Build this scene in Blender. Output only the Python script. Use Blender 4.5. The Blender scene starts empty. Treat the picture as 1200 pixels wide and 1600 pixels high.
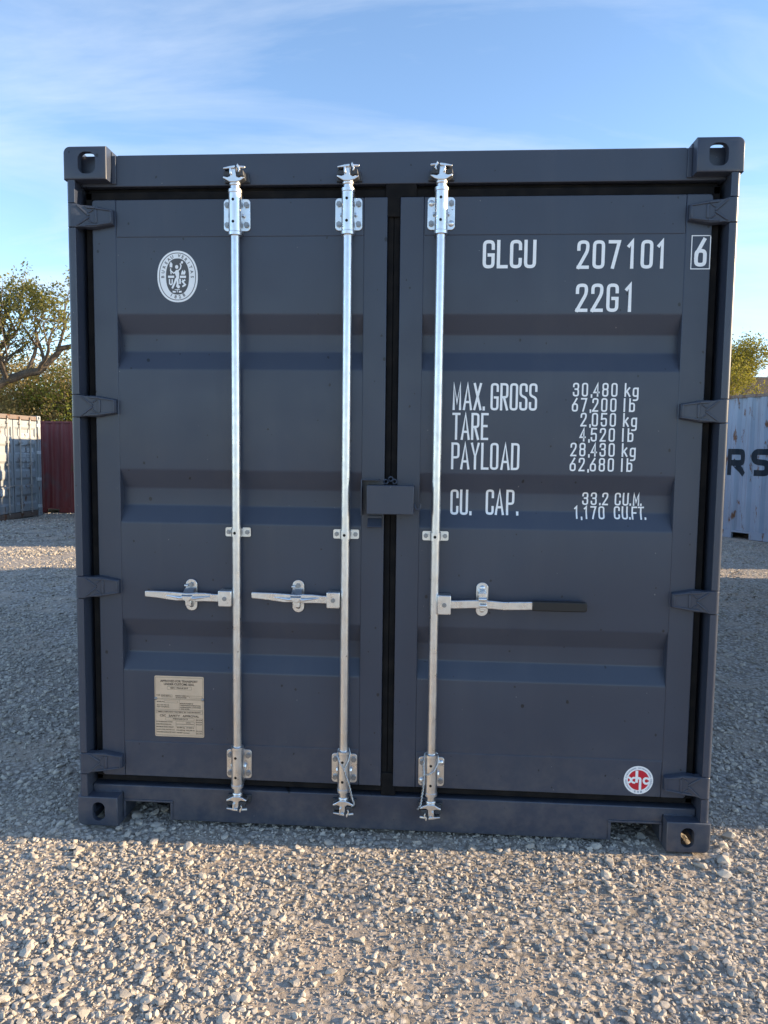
import bpy, bmesh, math, random
import numpy as np
from mathutils import Vector, Matrix, noise

random.seed(7)
rng = np.random.default_rng(7)
scene = bpy.context.scene
COL = scene.collection

# ------------------------------------------------------------------ camera
cam_d = bpy.data.cameras.new("camera")
cam = bpy.data.objects.new("camera", cam_d)
COL.objects.link(cam)
cam_d.sensor_fit = 'VERTICAL'
cam_d.sensor_height = 36.0
cam_d.sensor_width = 27.0
cam_d.lens = 1156 / 1600 * 36.0
cam_d.clip_start = 0.05
cam_d.clip_end = 2000
right = Vector((0.99775675, 0.06584238, 0.01209362))
up = Vector((-0.01742089, 0.08094662, 0.99656618))
fwd = Vector((-0.06463735, 0.99454131, -0.08191207))
M = Matrix((right, up, -fwd)).transposed().to_4x4()
M.translation = Vector((0.15730, -2.73281, 1.48924))
cam.matrix_world = M
scene.camera = cam

# ------------------------------------------------------------------ sky, sun, exposure
SUN_EL, SUN_AZ = math.radians(15.0), math.radians(2.6)      # azimuth from +X towards +Y
world = bpy.data.worlds.new("World")
scene.world = world
world.use_nodes = True
wn, wl = world.node_tree.nodes, world.node_tree.links
wn.clear()
w_out = wn.new("ShaderNodeOutputWorld")
w_bg = wn.new("ShaderNodeBackground")
w_bg.inputs["Strength"].default_value = 0.15
sky = wn.new("ShaderNodeTexSky")
sky.sky_type = 'NISHITA'
sky.sun_disc = False
sky.sun_elevation = SUN_EL
sky.sun_rotation = math.pi / 2 - SUN_AZ
sky.altitude = 200
sky.air_density = 0.85
sky.dust_density = 0.15
sky.ozone_density = 1.9
# thin cirrus: noise on the direction projected on a high flat layer
w_tc = wn.new("ShaderNodeTexCoord")
w_sep = wn.new("ShaderNodeSeparateXYZ")
wl.new(w_tc.outputs["Generated"], w_sep.inputs[0])
w_z = wn.new("ShaderNodeMath"); w_z.operation = 'MAXIMUM'; w_z.inputs[1].default_value = 0.0
wl.new(w_sep.outputs["Z"], w_z.inputs[0])
w_z2 = wn.new("ShaderNodeMath"); w_z2.operation = 'ADD'; w_z2.inputs[1].default_value = 0.12
wl.new(w_z.outputs[0], w_z2.inputs[0])
w_dx = wn.new("ShaderNodeMath"); w_dx.operation = 'DIVIDE'
w_dy = wn.new("ShaderNodeMath"); w_dy.operation = 'DIVIDE'
wl.new(w_sep.outputs["X"], w_dx.inputs[0]); wl.new(w_z2.outputs[0], w_dx.inputs[1])
wl.new(w_sep.outputs["Y"], w_dy.inputs[0]); wl.new(w_z2.outputs[0], w_dy.inputs[1])
w_cmb = wn.new("ShaderNodeCombineXYZ")
wl.new(w_dx.outputs[0], w_cmb.inputs[0]); wl.new(w_dy.outputs[0], w_cmb.inputs[1])
w_map = wn.new("ShaderNodeMapping")
w_map.inputs["Rotation"].default_value = (0, 0, math.radians(10))
w_map.inputs["Scale"].default_value = (0.55, 1.5, 1)
w_map.inputs["Location"].default_value = (-8.8, -6.3, 0)
wl.new(w_cmb.outputs[0], w_map.inputs["Vector"])
w_n1 = wn.new("ShaderNodeTexNoise")
w_n1.inputs["Scale"].default_value = 1.1; w_n1.inputs["Detail"].default_value = 8
w_n1.inputs["Roughness"].default_value = 0.58; w_n1.inputs["Distortion"].default_value = 0.9
wl.new(w_map.outputs[0], w_n1.inputs["Vector"])
w_r1 = wn.new("ShaderNodeMapRange"); w_r1.clamp = True
w_r1.inputs["From Min"].default_value = 0.46; w_r1.inputs["From Max"].default_value = 0.86
w_r1.inputs["To Min"].default_value = 0.0; w_r1.inputs["To Max"].default_value = 0.8
wl.new(w_n1.outputs["Fac"], w_r1.inputs["Value"])
w_mix = wn.new("ShaderNodeMix"); w_mix.data_type = 'RGBA'
wl.new(w_r1.outputs[0], w_mix.inputs["Factor"])
wl.new(sky.outputs["Color"], w_mix.inputs["A"])
w_mix.inputs["B"].default_value = (2.7, 2.95, 3.3, 1)
wl.new(w_mix.outputs["Result"], w_bg.inputs["Color"])
wl.new(w_bg.outputs[0], w_out.inputs[0])

sun_d = bpy.data.lights.new("sun", 'SUN')
sun_d.energy = 4.5
sun_d.angle = math.radians(0.55)
sun_d.color = (1.0, 0.76, 0.48)
sun = bpy.data.objects.new("sun", sun_d)
COL.objects.link(sun)
S = Vector((math.cos(SUN_EL) * math.cos(SUN_AZ), math.cos(SUN_EL) * math.sin(SUN_AZ), math.sin(SUN_EL)))
sun.rotation_mode = 'QUATERNION'
sun.rotation_quaternion = S.to_track_quat('Z', 'Y')
sun.location = S * 40

vs = scene.view_settings
vs.view_transform = 'Standard'
vs.look = 'None'
vs.exposure = 1.32
vs.gamma = 1.0
vs.use_curve_mapping = False
scene.render.engine = 'CYCLES'
scene.render.resolution_x, scene.render.resolution_y = 768, 1024
scene.cycles.max_bounces = 8

# ------------------------------------------------------------------ material helpers
MATS = {}
class NT:
    """small node-tree helper"""
    def __init__(s, name):
        s.m = bpy.data.materials.new(name); s.m.use_nodes = True
        s.t = s.m.node_tree; s.n = s.t.nodes; s.l = s.t.links
        s.b = s.n["Principled BSDF"]; s.out = s.n["Material Output"]
        MATS[name] = s.m
    def node(s, typ, **kw):
        o = s.n.new(typ)
        for k, v in kw.items():
            if k.startswith("i_"):
                o.inputs[k[2:].replace("_", " ")].default_value = v
            else:
                setattr(o, k, v)
        return o
    def link(s, a, b): s.l.new(a, b)
    def noise(s, scale, detail=4, rough=0.55, vec=None, dist=0.0):
        o = s.node("ShaderNodeTexNoise", i_Scale=scale, i_Detail=detail, i_Roughness=rough, i_Distortion=dist)
        if vec is not None: s.link(vec, o.inputs["Vector"])
        return o.outputs["Fac"]
    def pos(s): return s.node("ShaderNodeTexCoord").outputs["Object"]
    def mapping(s, vec, scale=(1, 1, 1), loc=(0, 0, 0), rot=(0, 0, 0)):
        o = s.node("ShaderNodeMapping")
        o.inputs["Scale"].default_value = scale; o.inputs["Location"].default_value = loc; o.inputs["Rotation"].default_value = rot
        s.link(vec, o.inputs["Vector"]); return o.outputs[0]
    def rng(s, v, a, b, c=0.0, d=1.0):
        o = s.node("ShaderNodeMapRange", clamp=True)
        for k, x in zip(("From Min", "From Max", "To Min", "To Max"), (a, b, c, d)): o.inputs[k].default_value = x
        s.link(v, o.inputs["Value"]); return o.outputs[0]
    def mix(s, f, a, b, mode='MIX'):
        o = s.node("ShaderNodeMix", data_type='RGBA', blend_type=mode)
        for k, v in (("Factor", f), ("A", a), ("B", b)):
            if hasattr(v, "is_output") or isinstance(v, bpy.types.NodeSocket): s.link(v, o.inputs[k])
            elif k == "Factor": o.inputs[k].default_value = v
            else: o.inputs[k].default_value = (*v, 1)
        return o.outputs["Result"]
    def math(s, op, a, b=0.0):
        o = s.node("ShaderNodeMath", operation=op)
        for i, v in enumerate((a, b)):
            if isinstance(v, bpy.types.NodeSocket): s.link(v, o.inputs[i])
            else: o.inputs[i].default_value = v
        return o.outputs[0]
    def color(s, c):
        if isinstance(c, bpy.types.NodeSocket): s.link(c, s.b.inputs["Base Color"])
        else: s.b.inputs["Base Color"].default_value = (*c, 1)
    def set(s, **kw):
        for k, v in kw.items():
            k = k.replace("_", " ")
            if isinstance(v, bpy.types.NodeSocket): s.link(v, s.b.inputs[k])
            else: s.b.inputs[k].default_value = v
    def bump(s, h, strength=0.3, dist=0.002, bevel=0.0):
        o = s.node("ShaderNodeBump", i_Strength=strength, i_Distance=dist)
        s.link(h, o.inputs["Height"])
        if bevel:
            bv = s.node("ShaderNodeBevel", samples=4, i_Radius=bevel)
            s.link(bv.outputs[0], o.inputs["Normal"])
        s.link(o.outputs[0], s.b.inputs["Normal"])

def paint(name, col, rough=0.42, specks=True, bevel=0.0):
    t = NT(name); p = t.pos()
    c = t.mix(t.rng(t.noise(2.1, 3, vec=p), 0.3, 0.7), tuple(x * 0.93 for x in col), tuple(x * 1.07 for x in col))
    # faint dust, streaked downwards
    dust = t.rng(t.noise(6, 5, 0.65, vec=t.mapping(p, (1, 1, 0.12))), 0.52, 0.85, 0, 0.07)
    c = t.mix(dust, c, (0.22, 0.21, 0.20))
    szz = t.node("ShaderNodeSeparateXYZ"); t.link(p, szz.inputs[0])
    splash = t.math('MULTIPLY', t.rng(szz.outputs[2], .0, .45, .22, 0), t.rng(t.noise(11, 6, .7, vec=p), .42, .70))
    c = t.mix(splash, c, (0.30, 0.26, 0.22))
    rg = t.rng(t.noise(9, 4, vec=p), 0.3, 0.7, rough - 0.05, rough + 0.07)
    if specks:
        sx_ = t.node("ShaderNodeSeparateXYZ"); t.link(p, sx_.inputs[0])
        cb = t.node("ShaderNodeCombineXYZ"); t.link(t.math('ADD', sx_.outputs[0], t.math('MULTIPLY', sx_.outputs[1], .37)), cb.inputs[0]); t.link(sx_.outputs[2], cb.inputs[1])
        for sc, rmax, cc, off in ((5.6, 0.0068, (0.007, 0.007, 0.009), 0.0), (9.5, 0.0040, (0.009, 0.009, 0.011), 3.3), (6.0, 0.0020, (0.20, 0.20, 0.20), 7.7)):
            v = t.node("ShaderNodeTexVoronoi", voronoi_dimensions='2D', feature='F1', i_Scale=sc, i_Randomness=1.0)
            wob = t.node("ShaderNodeMix", data_type='VECTOR'); wob.inputs["Factor"].default_value = .006
            nz = t.node("ShaderNodeTexNoise", i_Scale=90.0, i_Detail=2.0); t.link(p, nz.inputs["Vector"])
            t.link(t.mapping(cb.outputs[0], (1, .8, 1), (off, off, 0)), wob.inputs["A"]); t.link(nz.outputs["Color"], wob.inputs["B"])
            t.link(wob.outputs["Result"], v.inputs["Vector"])
            s3 = t.node("ShaderNodeSeparateColor"); t.link(v.outputs["Color"], s3.inputs[0])
            k = t.math('POWER', s3.outputs[0], 2.6)
            f = t.math('LESS_THAN', v.outputs["Distance"], t.math('MULTIPLY', k, rmax * sc))
            c = t.mix(t.math('MULTIPLY', f, .85), c, cc)
    t.color(c); t.set(Roughness=rg)
    wav = t.math('ADD', t.math('MULTIPLY', t.noise(2.4, 2, vec=p), 9.0), t.math('MULTIPLY', t.noise(150, 2, vec=p), .05))
    t.bump(wav, 0.22, 0.001, bevel)
    return t.m

paint("anthracite_paint", (0.041, 0.051, 0.077), 0.35)

t = NT("rubber"); p = t.pos()
t.color(t.mix(t.rng(t.noise(14, 4, vec=p), 0.4, 0.75), (0.007, 0.007, 0.008), (0.017, 0.015, 0.014)))
t.set(Roughness=0.85, Specular_IOR_Level=0.15); t.bump(t.noise(60, 3, vec=p), 0.2, 0.002)

def zinc(name, base, rough, metal=1.0):
    t = NT(name); p = t.pos()
    v = t.node("ShaderNodeTexVoronoi", feature='F1', i_Scale=75.0)
    t.link(t.mapping(p, (1, 1, 0.7)), v.inputs["Vector"])
    sp = t.node("ShaderNodeSeparateColor"); t.link(v.outputs["Color"], sp.inputs[0])
    c = t.mix(t.rng(sp.outputs[0], 0, 1), tuple(x * 0.91 for x in base), base)
    c = t.mix(t.rng(t.noise(7, 5, 0.7, vec=t.mapping(p, (1, 1, 0.35))), 0.58, 0.8, 0, 0.3), c, (0.50, 0.49, 0.47))
    c = t.mix(t.rng(t.noise(55, 3, 0.6, vec=p), 0.70, 0.78), c, (0.12, 0.11, 0.10))
    t.color(c)
    t.set(Metallic=metal, Roughness=t.rng(t.noise(24, 4, vec=p), 0.3, 0.7, rough - 0.07, rough + 0.10))
    t.bump(t.noise(110, 3, vec=p), 0.09, 0.001)
zinc("galvanised_steel", (0.80, 0.81, 0.82), 0.33)
zinc("zinc_plate", (0.80, 0.81, 0.82), 0.30)
zinc("bolt_steel", (0.34, 0.35, 0.37), 0.45)
zinc("keeper_steel", (0.05, 0.055, 0.065), 0.5, 0.3)

def flat(name, col, rough=0.5, var=0.08):
    t = NT(name); p = t.pos()
    t.color(t.mix(t.rng(t.noise(25, 3, vec=p), 0.3, 0.7), tuple(x * (1 - var) for x in col), tuple(min(1, x * (1 + var)) for x in col)))
    t.set(Roughness=rough); return t
t = flat("white_vinyl", (0.88, 0.885, 0.89), 0.42, 0.02)
# worn decal: tiny flecks where the vinyl has chipped
flat("sticker_dark", (0.085, 0.085, 0.09), 0.5)
flat("sticker_red", (0.56, 0.012, 0.03), 0.4)
flat("sticker_blue", (0.22, 0.27, 0.38), 0.5)
flat("plate_print", (0.07, 0.05, 0.035), 0.6)
flat("black_grip", (0.011, 0.011, 0.012), 0.48)
flat("hole_shade", (0.004, 0.004, 0.004), 0.9)  # near-black colour painting the shade inside small holes
t = flat("plate_beige", (0.64, 0.49, 0.35), 0.42, 0.06); t.set(Metallic=0.15)

# ------------------------------------------------------------------ mesh helpers
class MB:
    def __init__(s): s.v = []; s.f = []
    def add(s, vs, fs):
        o = len(s.v); s.v += [tuple(v) for v in vs]; s.f += [tuple(o + i for i in f) for f in fs]; return s
    def box(s, x0, x1, y0, y1, z0, z1):
        return s.add([(x0, y0, z0), (x1, y0, z0), (x1, y1, z0), (x0, y1, z0), (x0, y0, z1), (x1, y0, z1), (x1, y1, z1), (x0, y1, z1)],
                     [(0, 3, 2, 1), (4, 5, 6, 7), (0, 1, 5, 4), (1, 2, 6, 5), (2, 3, 7, 6), (3, 0, 4, 7)])
    def prism(s, poly, y0, y1):
        """poly: (x, z) counter-clockwise seen from -y; y0/y1 numbers or functions of (x, z)"""
        n = len(poly)
        fa = y0 if callable(y0) else (lambda x, z: y0)
        fb = y1 if callable(y1) else (lambda x, z: y1)
        vs = [(x, fa(x, z), z) for x, z in poly] + [(x, fb(x, z), z) for x, z in poly]
        fs = [tuple(range(n)), tuple(range(2 * n - 1, n - 1, -1))]
        fs += [(i, i + n, (i + 1) % n + n, (i + 1) % n) for i in range(n)]
        return s.add(vs, fs)
    def tube(s, path, r, seg=10, caps=True):
        pts = [Vector(p) for p in path]; n = len(pts)
        rs = r if isinstance(r, (list, tuple)) else [r] * n
        rings = []; prev = None
        for i in range(n):
            d = (pts[min(i + 1, n - 1)] - pts[max(i - 1, 0)]).normalized()
            if prev is None:
                a = d.orthogonal().normalized()
            else:
                a = (prev - d * prev.dot(d)).normalized()
            prev = a; b = d.cross(a)
            rings.append([pts[i] + (a * math.cos(2 * math.pi * k / seg) + b * math.sin(2 * math.pi * k / seg)) * rs[i] for k in range(seg)])
        vs = [v for ring in rings for v in ring]
        fs = [(i * seg + k, i * seg + (k + 1) % seg, (i + 1) * seg + (k + 1) % seg, (i + 1) * seg + k) for i in range(n - 1) for k in range(seg)]
        if caps: fs += [tuple(range(seg - 1, -1, -1)), tuple((n - 1) * seg + k for k in range(seg))]
        return s.add(vs, fs)
    def cyl(s, p0, p1, r, seg=16): return s.tube([p0, p1], r, seg)
    def lathe_z(s, cx, cy, prof, seg=24):
        n = len(prof)
        vs = [(cx + r * math.cos(2 * math.pi * k / seg), cy + r * math.sin(2 * math.pi * k / seg), z) for r, z in prof for k in range(seg)]
        fs = [(i * seg + k, i * seg + (k + 1) % seg, (i + 1) * seg + (k + 1) % seg, (i + 1) * seg + k) for i in range(n - 1) for k in range(seg)]
        fs += [tuple(range(seg - 1, -1, -1)), tuple((n - 1) * seg + k for k in range(seg))]
        return s.add(vs, fs)
    def mirror_x(s):
        m = MB(); m.v = [(-x, y, z) for x, y, z in s.v]; m.f = [tuple(reversed(f)) for f in s.f]; return m
    def mesh(s, name, mat, smooth=35):
        me = bpy.data.meshes.new(name); me.from_pydata(s.v, [], s.f); me.update()
        bm = bmesh.new(); bm.from_mesh(me); bmesh.ops.recalc_face_normals(bm, faces=bm.faces); bm.to_mesh(me); bm.free()
        if smooth:
            me.polygons.foreach_set("use_smooth", [True] * len(me.polygons)); me.set_sharp_from_angle(angle=math.radians(smooth))
        if mat: me.materials.append(MATS[mat])
        return me
    def build(s, name, mat, parent=None, smooth=35, bevel=0.0, seg=2, label=None):
        o = link(name, s.mesh(name, mat, smooth), parent)
        if bevel:
            b = o.modifiers.new("bevel", 'BEVEL'); b.width = bevel; b.segments = seg; b.limit_method = 'ANGLE'; b.angle_limit = math.radians(40)
        if label: o["label"] = label
        return o

def link(name, data, parent=None):
    o = bpy.data.objects.new(name, data); COL.objects.link(o)
    if parent is not None: o.parent = parent
    return o
def empty(name, loc=(0, 0, 0), rz=0.0, label=None, cat=None, group=None):
    o = link(name, None); o.location = loc; o.rotation_euler = (0, 0, rz); o.empty_display_size = 0.2
    return tag(o, label, cat, group)
def tag(o, label=None, cat=None, group=None, kind=None):
    for k, v in (("label", label), ("category", cat), ("group", group), ("kind", kind)):
        if v: o[k] = v
    return o

def rrect(x0, x1, z0, z1, r, n=5, corners=(1, 1, 1, 1)):
    """rounded rectangle, ccw from -y; corners = bl, br, tr, tl"""
    out = []
    for k, (cx, cz, a0) in enumerate(((x0 + r, z0 + r, 180), (x1 - r, z0 + r, 270), (x1 - r, z1 - r, 0), (x0 + r, z1 - r, 90))):
        if not corners[k]:
            out.append(((x0, z0), (x1, z0), (x1, z1), (x0, z1))[k]); continue
        for i in range(n + 1):
            a = math.radians(a0 + 90 * i / n); out.append((cx + r * math.cos(a), cz + r * math.sin(a)))
    return out
def ellipse(cx, cz, a, b, n=48, e=2.0):
    out = []
    for i in range(n):
        t = 2 * math.pi * i / n; c, s_ = math.cos(t), math.sin(t)
        out.append((cx + a * math.copysign(abs(c) ** (2 / e), c), cz + b * math.copysign(abs(s_) ** (2 / e), s_)))
    return out

# ------------------------------------------------------------------ stroke lettering
O4 = [(0, 0), (0, 1), (1, 1), (1, 0)]
GL = {  # char: (relative width, [(points, rounded, closed)])
 '0': (1, [(O4, 1, 1)]), 'O': (1, [(O4, 1, 1)]),
 'G': (1, [([(1, .74), (1, 1), (0, 1), (0, 0), (1, 0), (1, .47)], 1, 0), ([(1, .47), (.55, .47)], 0, 0)]),
 'C': (1, [([(1, .72), (1, 1), (0, 1), (0, 0), (1, 0), (1, .28)], 1, 0)]),
 'L': (.92, [([(0, 1), (0, 0), (1, 0)], 0, 0)]),
 'U': (1, [([(0, 1), (0, 0), (1, 0), (1, 1)], 1, 0)]),
 '2': (1, [([(0, .72), (0, 1), (1, 1), (1, .66), (0, .0)], 1, 0), ([(0, 0), (1, 0)], 0, 0)]),
 '7': (1, [([(0, 1), (1, 1), (.35, 0)], 0, 0)]),
 '1': (.62, [([(.15, .84), (.9, 1), (.9, 0)], 0, 0)]),
 '6': (1, [([(0, 0), (0, .56), (1, .56), (1, 0)], 1, 1), ([(0, .30), (.05, .45), (.85, 1)], 0, 0)]),
 'M': (1.05, [([(0, 0), (0, 1), (.5, .25), (1, 1), (1, 0)], 0, 0)]),
 'A': (1.12, [([(0, 0), (.5, 1), (1, 0)], 0, 0), ([(.2, .28), (.8, .28)], 0, 0)]),
 'X': (1, [([(0, 0), (1, 1)], 0, 0), ([(0, 1), (1, 0)], 0, 0)]),
 'R': (1, [([(0, 0), (0, 1)], 0, 0), ([(0, 1), (1, 1), (1, .48), (0, .48)], 1, 0), ([(.45, .48), (1, 0)], 0, 0)]),
 'P': (1, [([(0, 0), (0, 1)], 0, 0), ([(0, 1), (1, 1), (1, .44), (0, .44)], 1, 0)]),
 'S': (1, [([(1, .75), (1, 1), (0, 1), (0, .56), (1, .46), (1, 0), (0, 0), (0, .25)], 1, 0)]),
 'T': (1, [([(0, 1), (1, 1)], 0, 0), ([(.5, 1), (.5, 0)], 0, 0)]),
 'E': (.92, [([(1, 1), (0, 1), (0, 0), (1, 0)], 0, 0), ([(0, .52), (.85, .52)], 0, 0)]),
 'F': (.92, [([(1, 1), (0, 1), (0, 0)], 0, 0), ([(0, .5), (.85, .5)], 0, 0)]),
 'Y': (1.05, [([(0, 1), (.5, .45), (1, 1)], 0, 0), ([(.5, .45), (.5, 0)], 0, 0)]),
 'D': (1, [([(0, 0), (0, 1)], 0, 0), ([(0, 1), (1, 1), (1, 0), (0, 0)], 1, 0)]),
 '3': (1, [([(0, .76), (0, 1), (1, 1), (1, .54), (.35, .54)], 1, 0), ([(.35, .54), (1, .54), (1, 0), (0, 0), (0, .24)], 1, 0)]),
 '4': (1.05, [([(.74, 0), (.74, 1), (0, .28), (1, .28)], 0, 0)]),
 '5': (1, [([(1, 1), (.06, 1), (0, .54)], 0, 0), ([(0, .56), (1, .62), (1, 0), (0, 0), (0, .24)], 1, 0)]),
 '8': (1, [([(0, .54), (0, 1), (1, 1), (1, .54)], 1, 1), ([(0, 0), (0, .54), (1, .54), (1, 0)], 1, 1)]),
 'k': (.95, [([(0, 0), (0, 1)], 0, 0), ([(0, .25), (.9, .66)], 0, 0), ([(.35, .40), (1, 0)], 0, 0)]),
 'g': (.95, [([(0, 0), (0, .64), (1, .64), (1, 0)], 1, 1), ([(1, .64), (1, -.34), (.1, -.34)], 1, 0)]),
 'l': (.3, [([(.5, 0), (.5, 1)], 0, 0)]), 'I': (.3, [([(.5, 0), (.5, 1)], 0, 0)]),
 'b': (.95, [([(0, 0), (0, 1)], 0, 0), ([(0, 0), (0, .64), (1, .64), (1, 0)], 1, 1)]),
 '.': (.12, [([(.5, -.01), (.5, .06)], 0, 0)]), ',': (.2, [([(.9, .06), (.2, -.10)], 0, 0)]),
}
def round_path(P, r, closed):
    n = len(P); out = []
    for i, p in enumerate(P):
        if not closed and i in (0, n - 1): out.append(p); continue
        a, b = Vector(P[(i - 1) % n]), Vector(P[(i + 1) % n]); c = Vector(p)
        la, lb = (a - c).length, (b - c).length
        ka = 0.5 if (closed or i > 1) else 1.0
        kb = 0.5 if (closed or i < n - 2) else 1.0
        d = min(r, la * ka, lb * kb)
        p0, p1 = c + (a - c).normalized() * d, c + (b - c).normalized() * d
        for k in range(7):
            t_ = k / 6; q_ = p0.lerp(c, t_).lerp(c.lerp(p1, t_), t_)
            # pull the quadratic out towards a circular arc
            m = q_.lerp(c, 0.14 * math.sin(math.pi * t_)); out.append((m.x, m.y))
    res = [out[0]]
    for p in out[1:]:
        if (Vector(p) - Vector(res[-1])).length > 1e-5: res.append(p)
    if closed and (Vector(res[0]) - Vector(res[-1])).length < 1e-5: res.pop()
    return res
def ribbon(mb, path, sw, closed, ymap, lift, step=0.012, cap=True):
    P = [Vector(p) for p in path]
    if cap and not closed:
        P[0] = P[0] + (P[0] - P[1]).normalized() * sw / 2
        P[-1] = P[-1] + (P[-1] - P[-2]).normalized() * sw / 2
    n = len(P); L = []; R_ = []
    for i in range(n):
        if closed: a, b = P[(i - 1) % n], P[(i + 1) % n]
        else: a, b = P[max(i - 1, 0)], P[min(i + 1, n - 1)]
        d0 = (P[i] - a).normalized() if (P[i] - a).length > 1e-9 else (b - P[i]).normalized()
        d1 = (b - P[i]).normalized() if (b - P[i]).length > 1e-9 else d0
        n0, n1 = Vector((-d0.y, d0.x)), Vector((-d1.y, d1.x))
        m = (n0 + n1); m = m.normalized() if m.length > 1e-6 else n0
        k = min(1 / max(m.dot(n0), 0.25), 2.4)
        L.append(P[i] + m * sw / 2 * k); R_.append(P[i] - m * sw / 2 * k)
    if closed: L.append(L[0]); R_.append(R_[0]); n += 1
    # subdivide so that the strip can follow the sheet below
    Ls, Rs = [L[0]], [R_[0]]
    for i in range(1, n):
        k = max(1, int(((L[i] + R_[i]) - (L[i - 1] + R_[i - 1])).length / 2 / step))
        for j in range(1, k + 1):
            Ls.append(L[i - 1].lerp(L[i], j / k)); Rs.append(R_[i - 1].lerp(R_[i], j / k))
    W = 2; vs = []; fs = []
    for i in range(len(Ls)):
        for w in range(W + 1):
            q_ = Rs[i].lerp(Ls[i], w / W); vs.append((q_.x, ymap(q_.x, q_.y) - lift, q_.y))
    for i in range(len(Ls) - 1):
        for w in range(W):
            a = i * (W + 1) + w; fs.append((a, a + 1, a + W + 2, a + W + 1))
    mb.add(vs, fs)
def letters(mb, text, x, z, H, W, adv, sw, ymap, adj={}, rad=0.5, step=0.012, lift0=0.0012):
    li = 0
    for ch in text:
        if ch == ' ': x += adj.get(' ', adv * .55); continue
        rel, strokes = GL[ch]; w = W * rel
        for pts, rd, cl in strokes:
            P = [(x + sw / 2 + px * max(w - sw, 0.0), z + sw / 2 + pz * (H - sw)) for px, pz in pts]
            if rd: P = round_path(P, rad * (W - sw), cl)
            ribbon(mb, P, sw, cl, ymap, lift0 + 0.00012 * (li % 6), step, cap=True); li += 1
        x += adj.get(ch, adv)
    return x

def font_mesh(text, size, bold=1.0):
    """outline text from the built-in font as 2-D triangles: (verts xy, faces)"""
    cu = bpy.data.curves.new("t", 'FONT'); cu.body = text; cu.size = 1.0; cu.align_x = 'CENTER'; cu.align_y = 'CENTER'; cu.resolution_u = 3; cu.offset = 0.022 * bold
    ob = bpy.data.objects.new("t", cu); COL.objects.link(ob)
    dg = bpy.context.evaluated_depsgraph_get(); dg.update()
    me = bpy.data.meshes.new_from_object(ob.evaluated_get(dg))
    V = [(v.co.x * size, v.co.y * size) for v in me.vertices]; F = [tuple(p.vertices) for p in me.polygons]
    bpy.data.objects.remove(ob); bpy.data.curves.remove(cu); bpy.data.meshes.remove(me)
    return V, F
def print_text(mb, text, cx, cz, size, y, width=None, rot=0.0, bold=0.0):
    V, F = font_mesh(text, size)
    if not V: return
    xs = [v[0] for v in V]; k = (width / (max(xs) - min(xs))) if width else 1.0
    c, s_ = math.cos(rot), math.sin(rot)
    mb.add([(cx + x * k * c - z * s_, y, cz + x * k * s_ + z * c) for x, z in V], F)

# ------------------------------------------------------------------ ground
def vnoise(x, y, seed=0):
    x = np.asarray(x, float); y = np.asarray(y, float)
    xi, yi = np.floor(x).astype(np.int64), np.floor(y).astype(np.int64); fx, fy = x - xi, y - yi
    fx, fy = fx * fx * (3 - 2 * fx), fy * fy * (3 - 2 * fy)
    def h(a, b):
        n = (a * 374761393 + b * 668265263 + seed * 144665) & 0xffffffff
        n = ((n ^ (n >> 13)) * 1274126177) & 0xffffffff
        return ((n ^ (n >> 16)) & 0xffff) / 65535.0
    return (h(xi, yi) * (1 - fx) + h(xi + 1, yi) * fx) * (1 - fy) + (h(xi, yi + 1) * (1 - fx) + h(xi + 1, yi + 1) * fx) * fy
def fbm(x, y, s, seed=0, o=4):
    t_ = 0; a = 0.5; m = 0
    for i in range(o):
        t_ = t_ + a * vnoise(np.asarray(x) * s * 2 ** i, np.asarray(y) * s * 2 ** i, seed + i); m += a; a *= .5
    return t_ / m
def gh(x, y):
    x = np.asarray(x, float); y = np.asarray(y, float)
    d = -x * .55 + y * .83
    far = -0.03 * np.log1p(np.exp(np.clip((d - 8) * 1.2, -30, 30))) / 1.2
    far = np.maximum(far, -0.9)
    near = np.exp(-(np.maximum(np.abs(x) - 4, 0) ** 2 + np.maximum(np.abs(y) - 5, 0) ** 2) / 30)
    b = (fbm(x, y, 1.3, 3, 3) - .5) * .035 + (fbm(x, y, 6.0, 11, 3) - .5) * .016
    under = np.exp(-(np.maximum(np.abs(x) - 1.1, 0) ** 2 + np.maximum(np.abs(y - 3) - 3.1, 0) ** 2) / 0.02)
    return far + b * (1 - .8 * under) - .004 - .006 * under
def gh1(x, y): return float(gh(x, y))

t = NT("gravel_ground"); p = t.pos()
big = t.noise(0.9, 4, vec=p)
dirt = t.mix(t.rng(t.noise(5, 6, 0.65, vec=p), 0.3, 0.7), (0.41, 0.325, 0.25), (0.60, 0.49, 0.385))
grit = t.mix(t.rng(t.noise(140, 3, 0.7, vec=p), 0.35, 0.7), (0.24, 0.205, 0.17), (0.56, 0.485, 0.41))
c = t.mix(0.55, dirt, grit)
vo = t.node("ShaderNodeTexVoronoi", feature='F1', i_Scale=38.0); t.link(p, vo.inputs["Vector"])
sp = t.node("ShaderNodeSeparateColor"); t.link(vo.outputs["Color"], sp.inputs[0])
stone = t.mix(sp.outputs[0], (0.33, 0.31, 0.285), (0.64, 0.59, 0.53))
edge = t.rng(vo.outputs["Distance"], 0.35, 0.62)
stone = t.mix(edge, stone, (0.24, 0.215, 0.185))
cov = t.rng(t.noise(2.2, 4, 0.6, vec=p), 0.34, 0.52)
geo = t.node("ShaderNodeSeparateXYZ"); t.link(p, geo.inputs[0])
c = t.mix(t.math('MULTIPLY', cov, 0.85), c, stone)
t.color(c); t.set(Roughness=0.93, Specular_IOR_Level=0.2)
hb = t.math('ADD', t.math('MULTIPLY', t.math('MULTIPLY', t.math('SUBTRACT', 1.0, vo.outputs["Distance"]), cov), 1.0), t.math('MULTIPLY', t.noise(120, 4, 0.7, vec=p), 0.35))
t.bump(hb, 0.9, 0.014)

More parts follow.
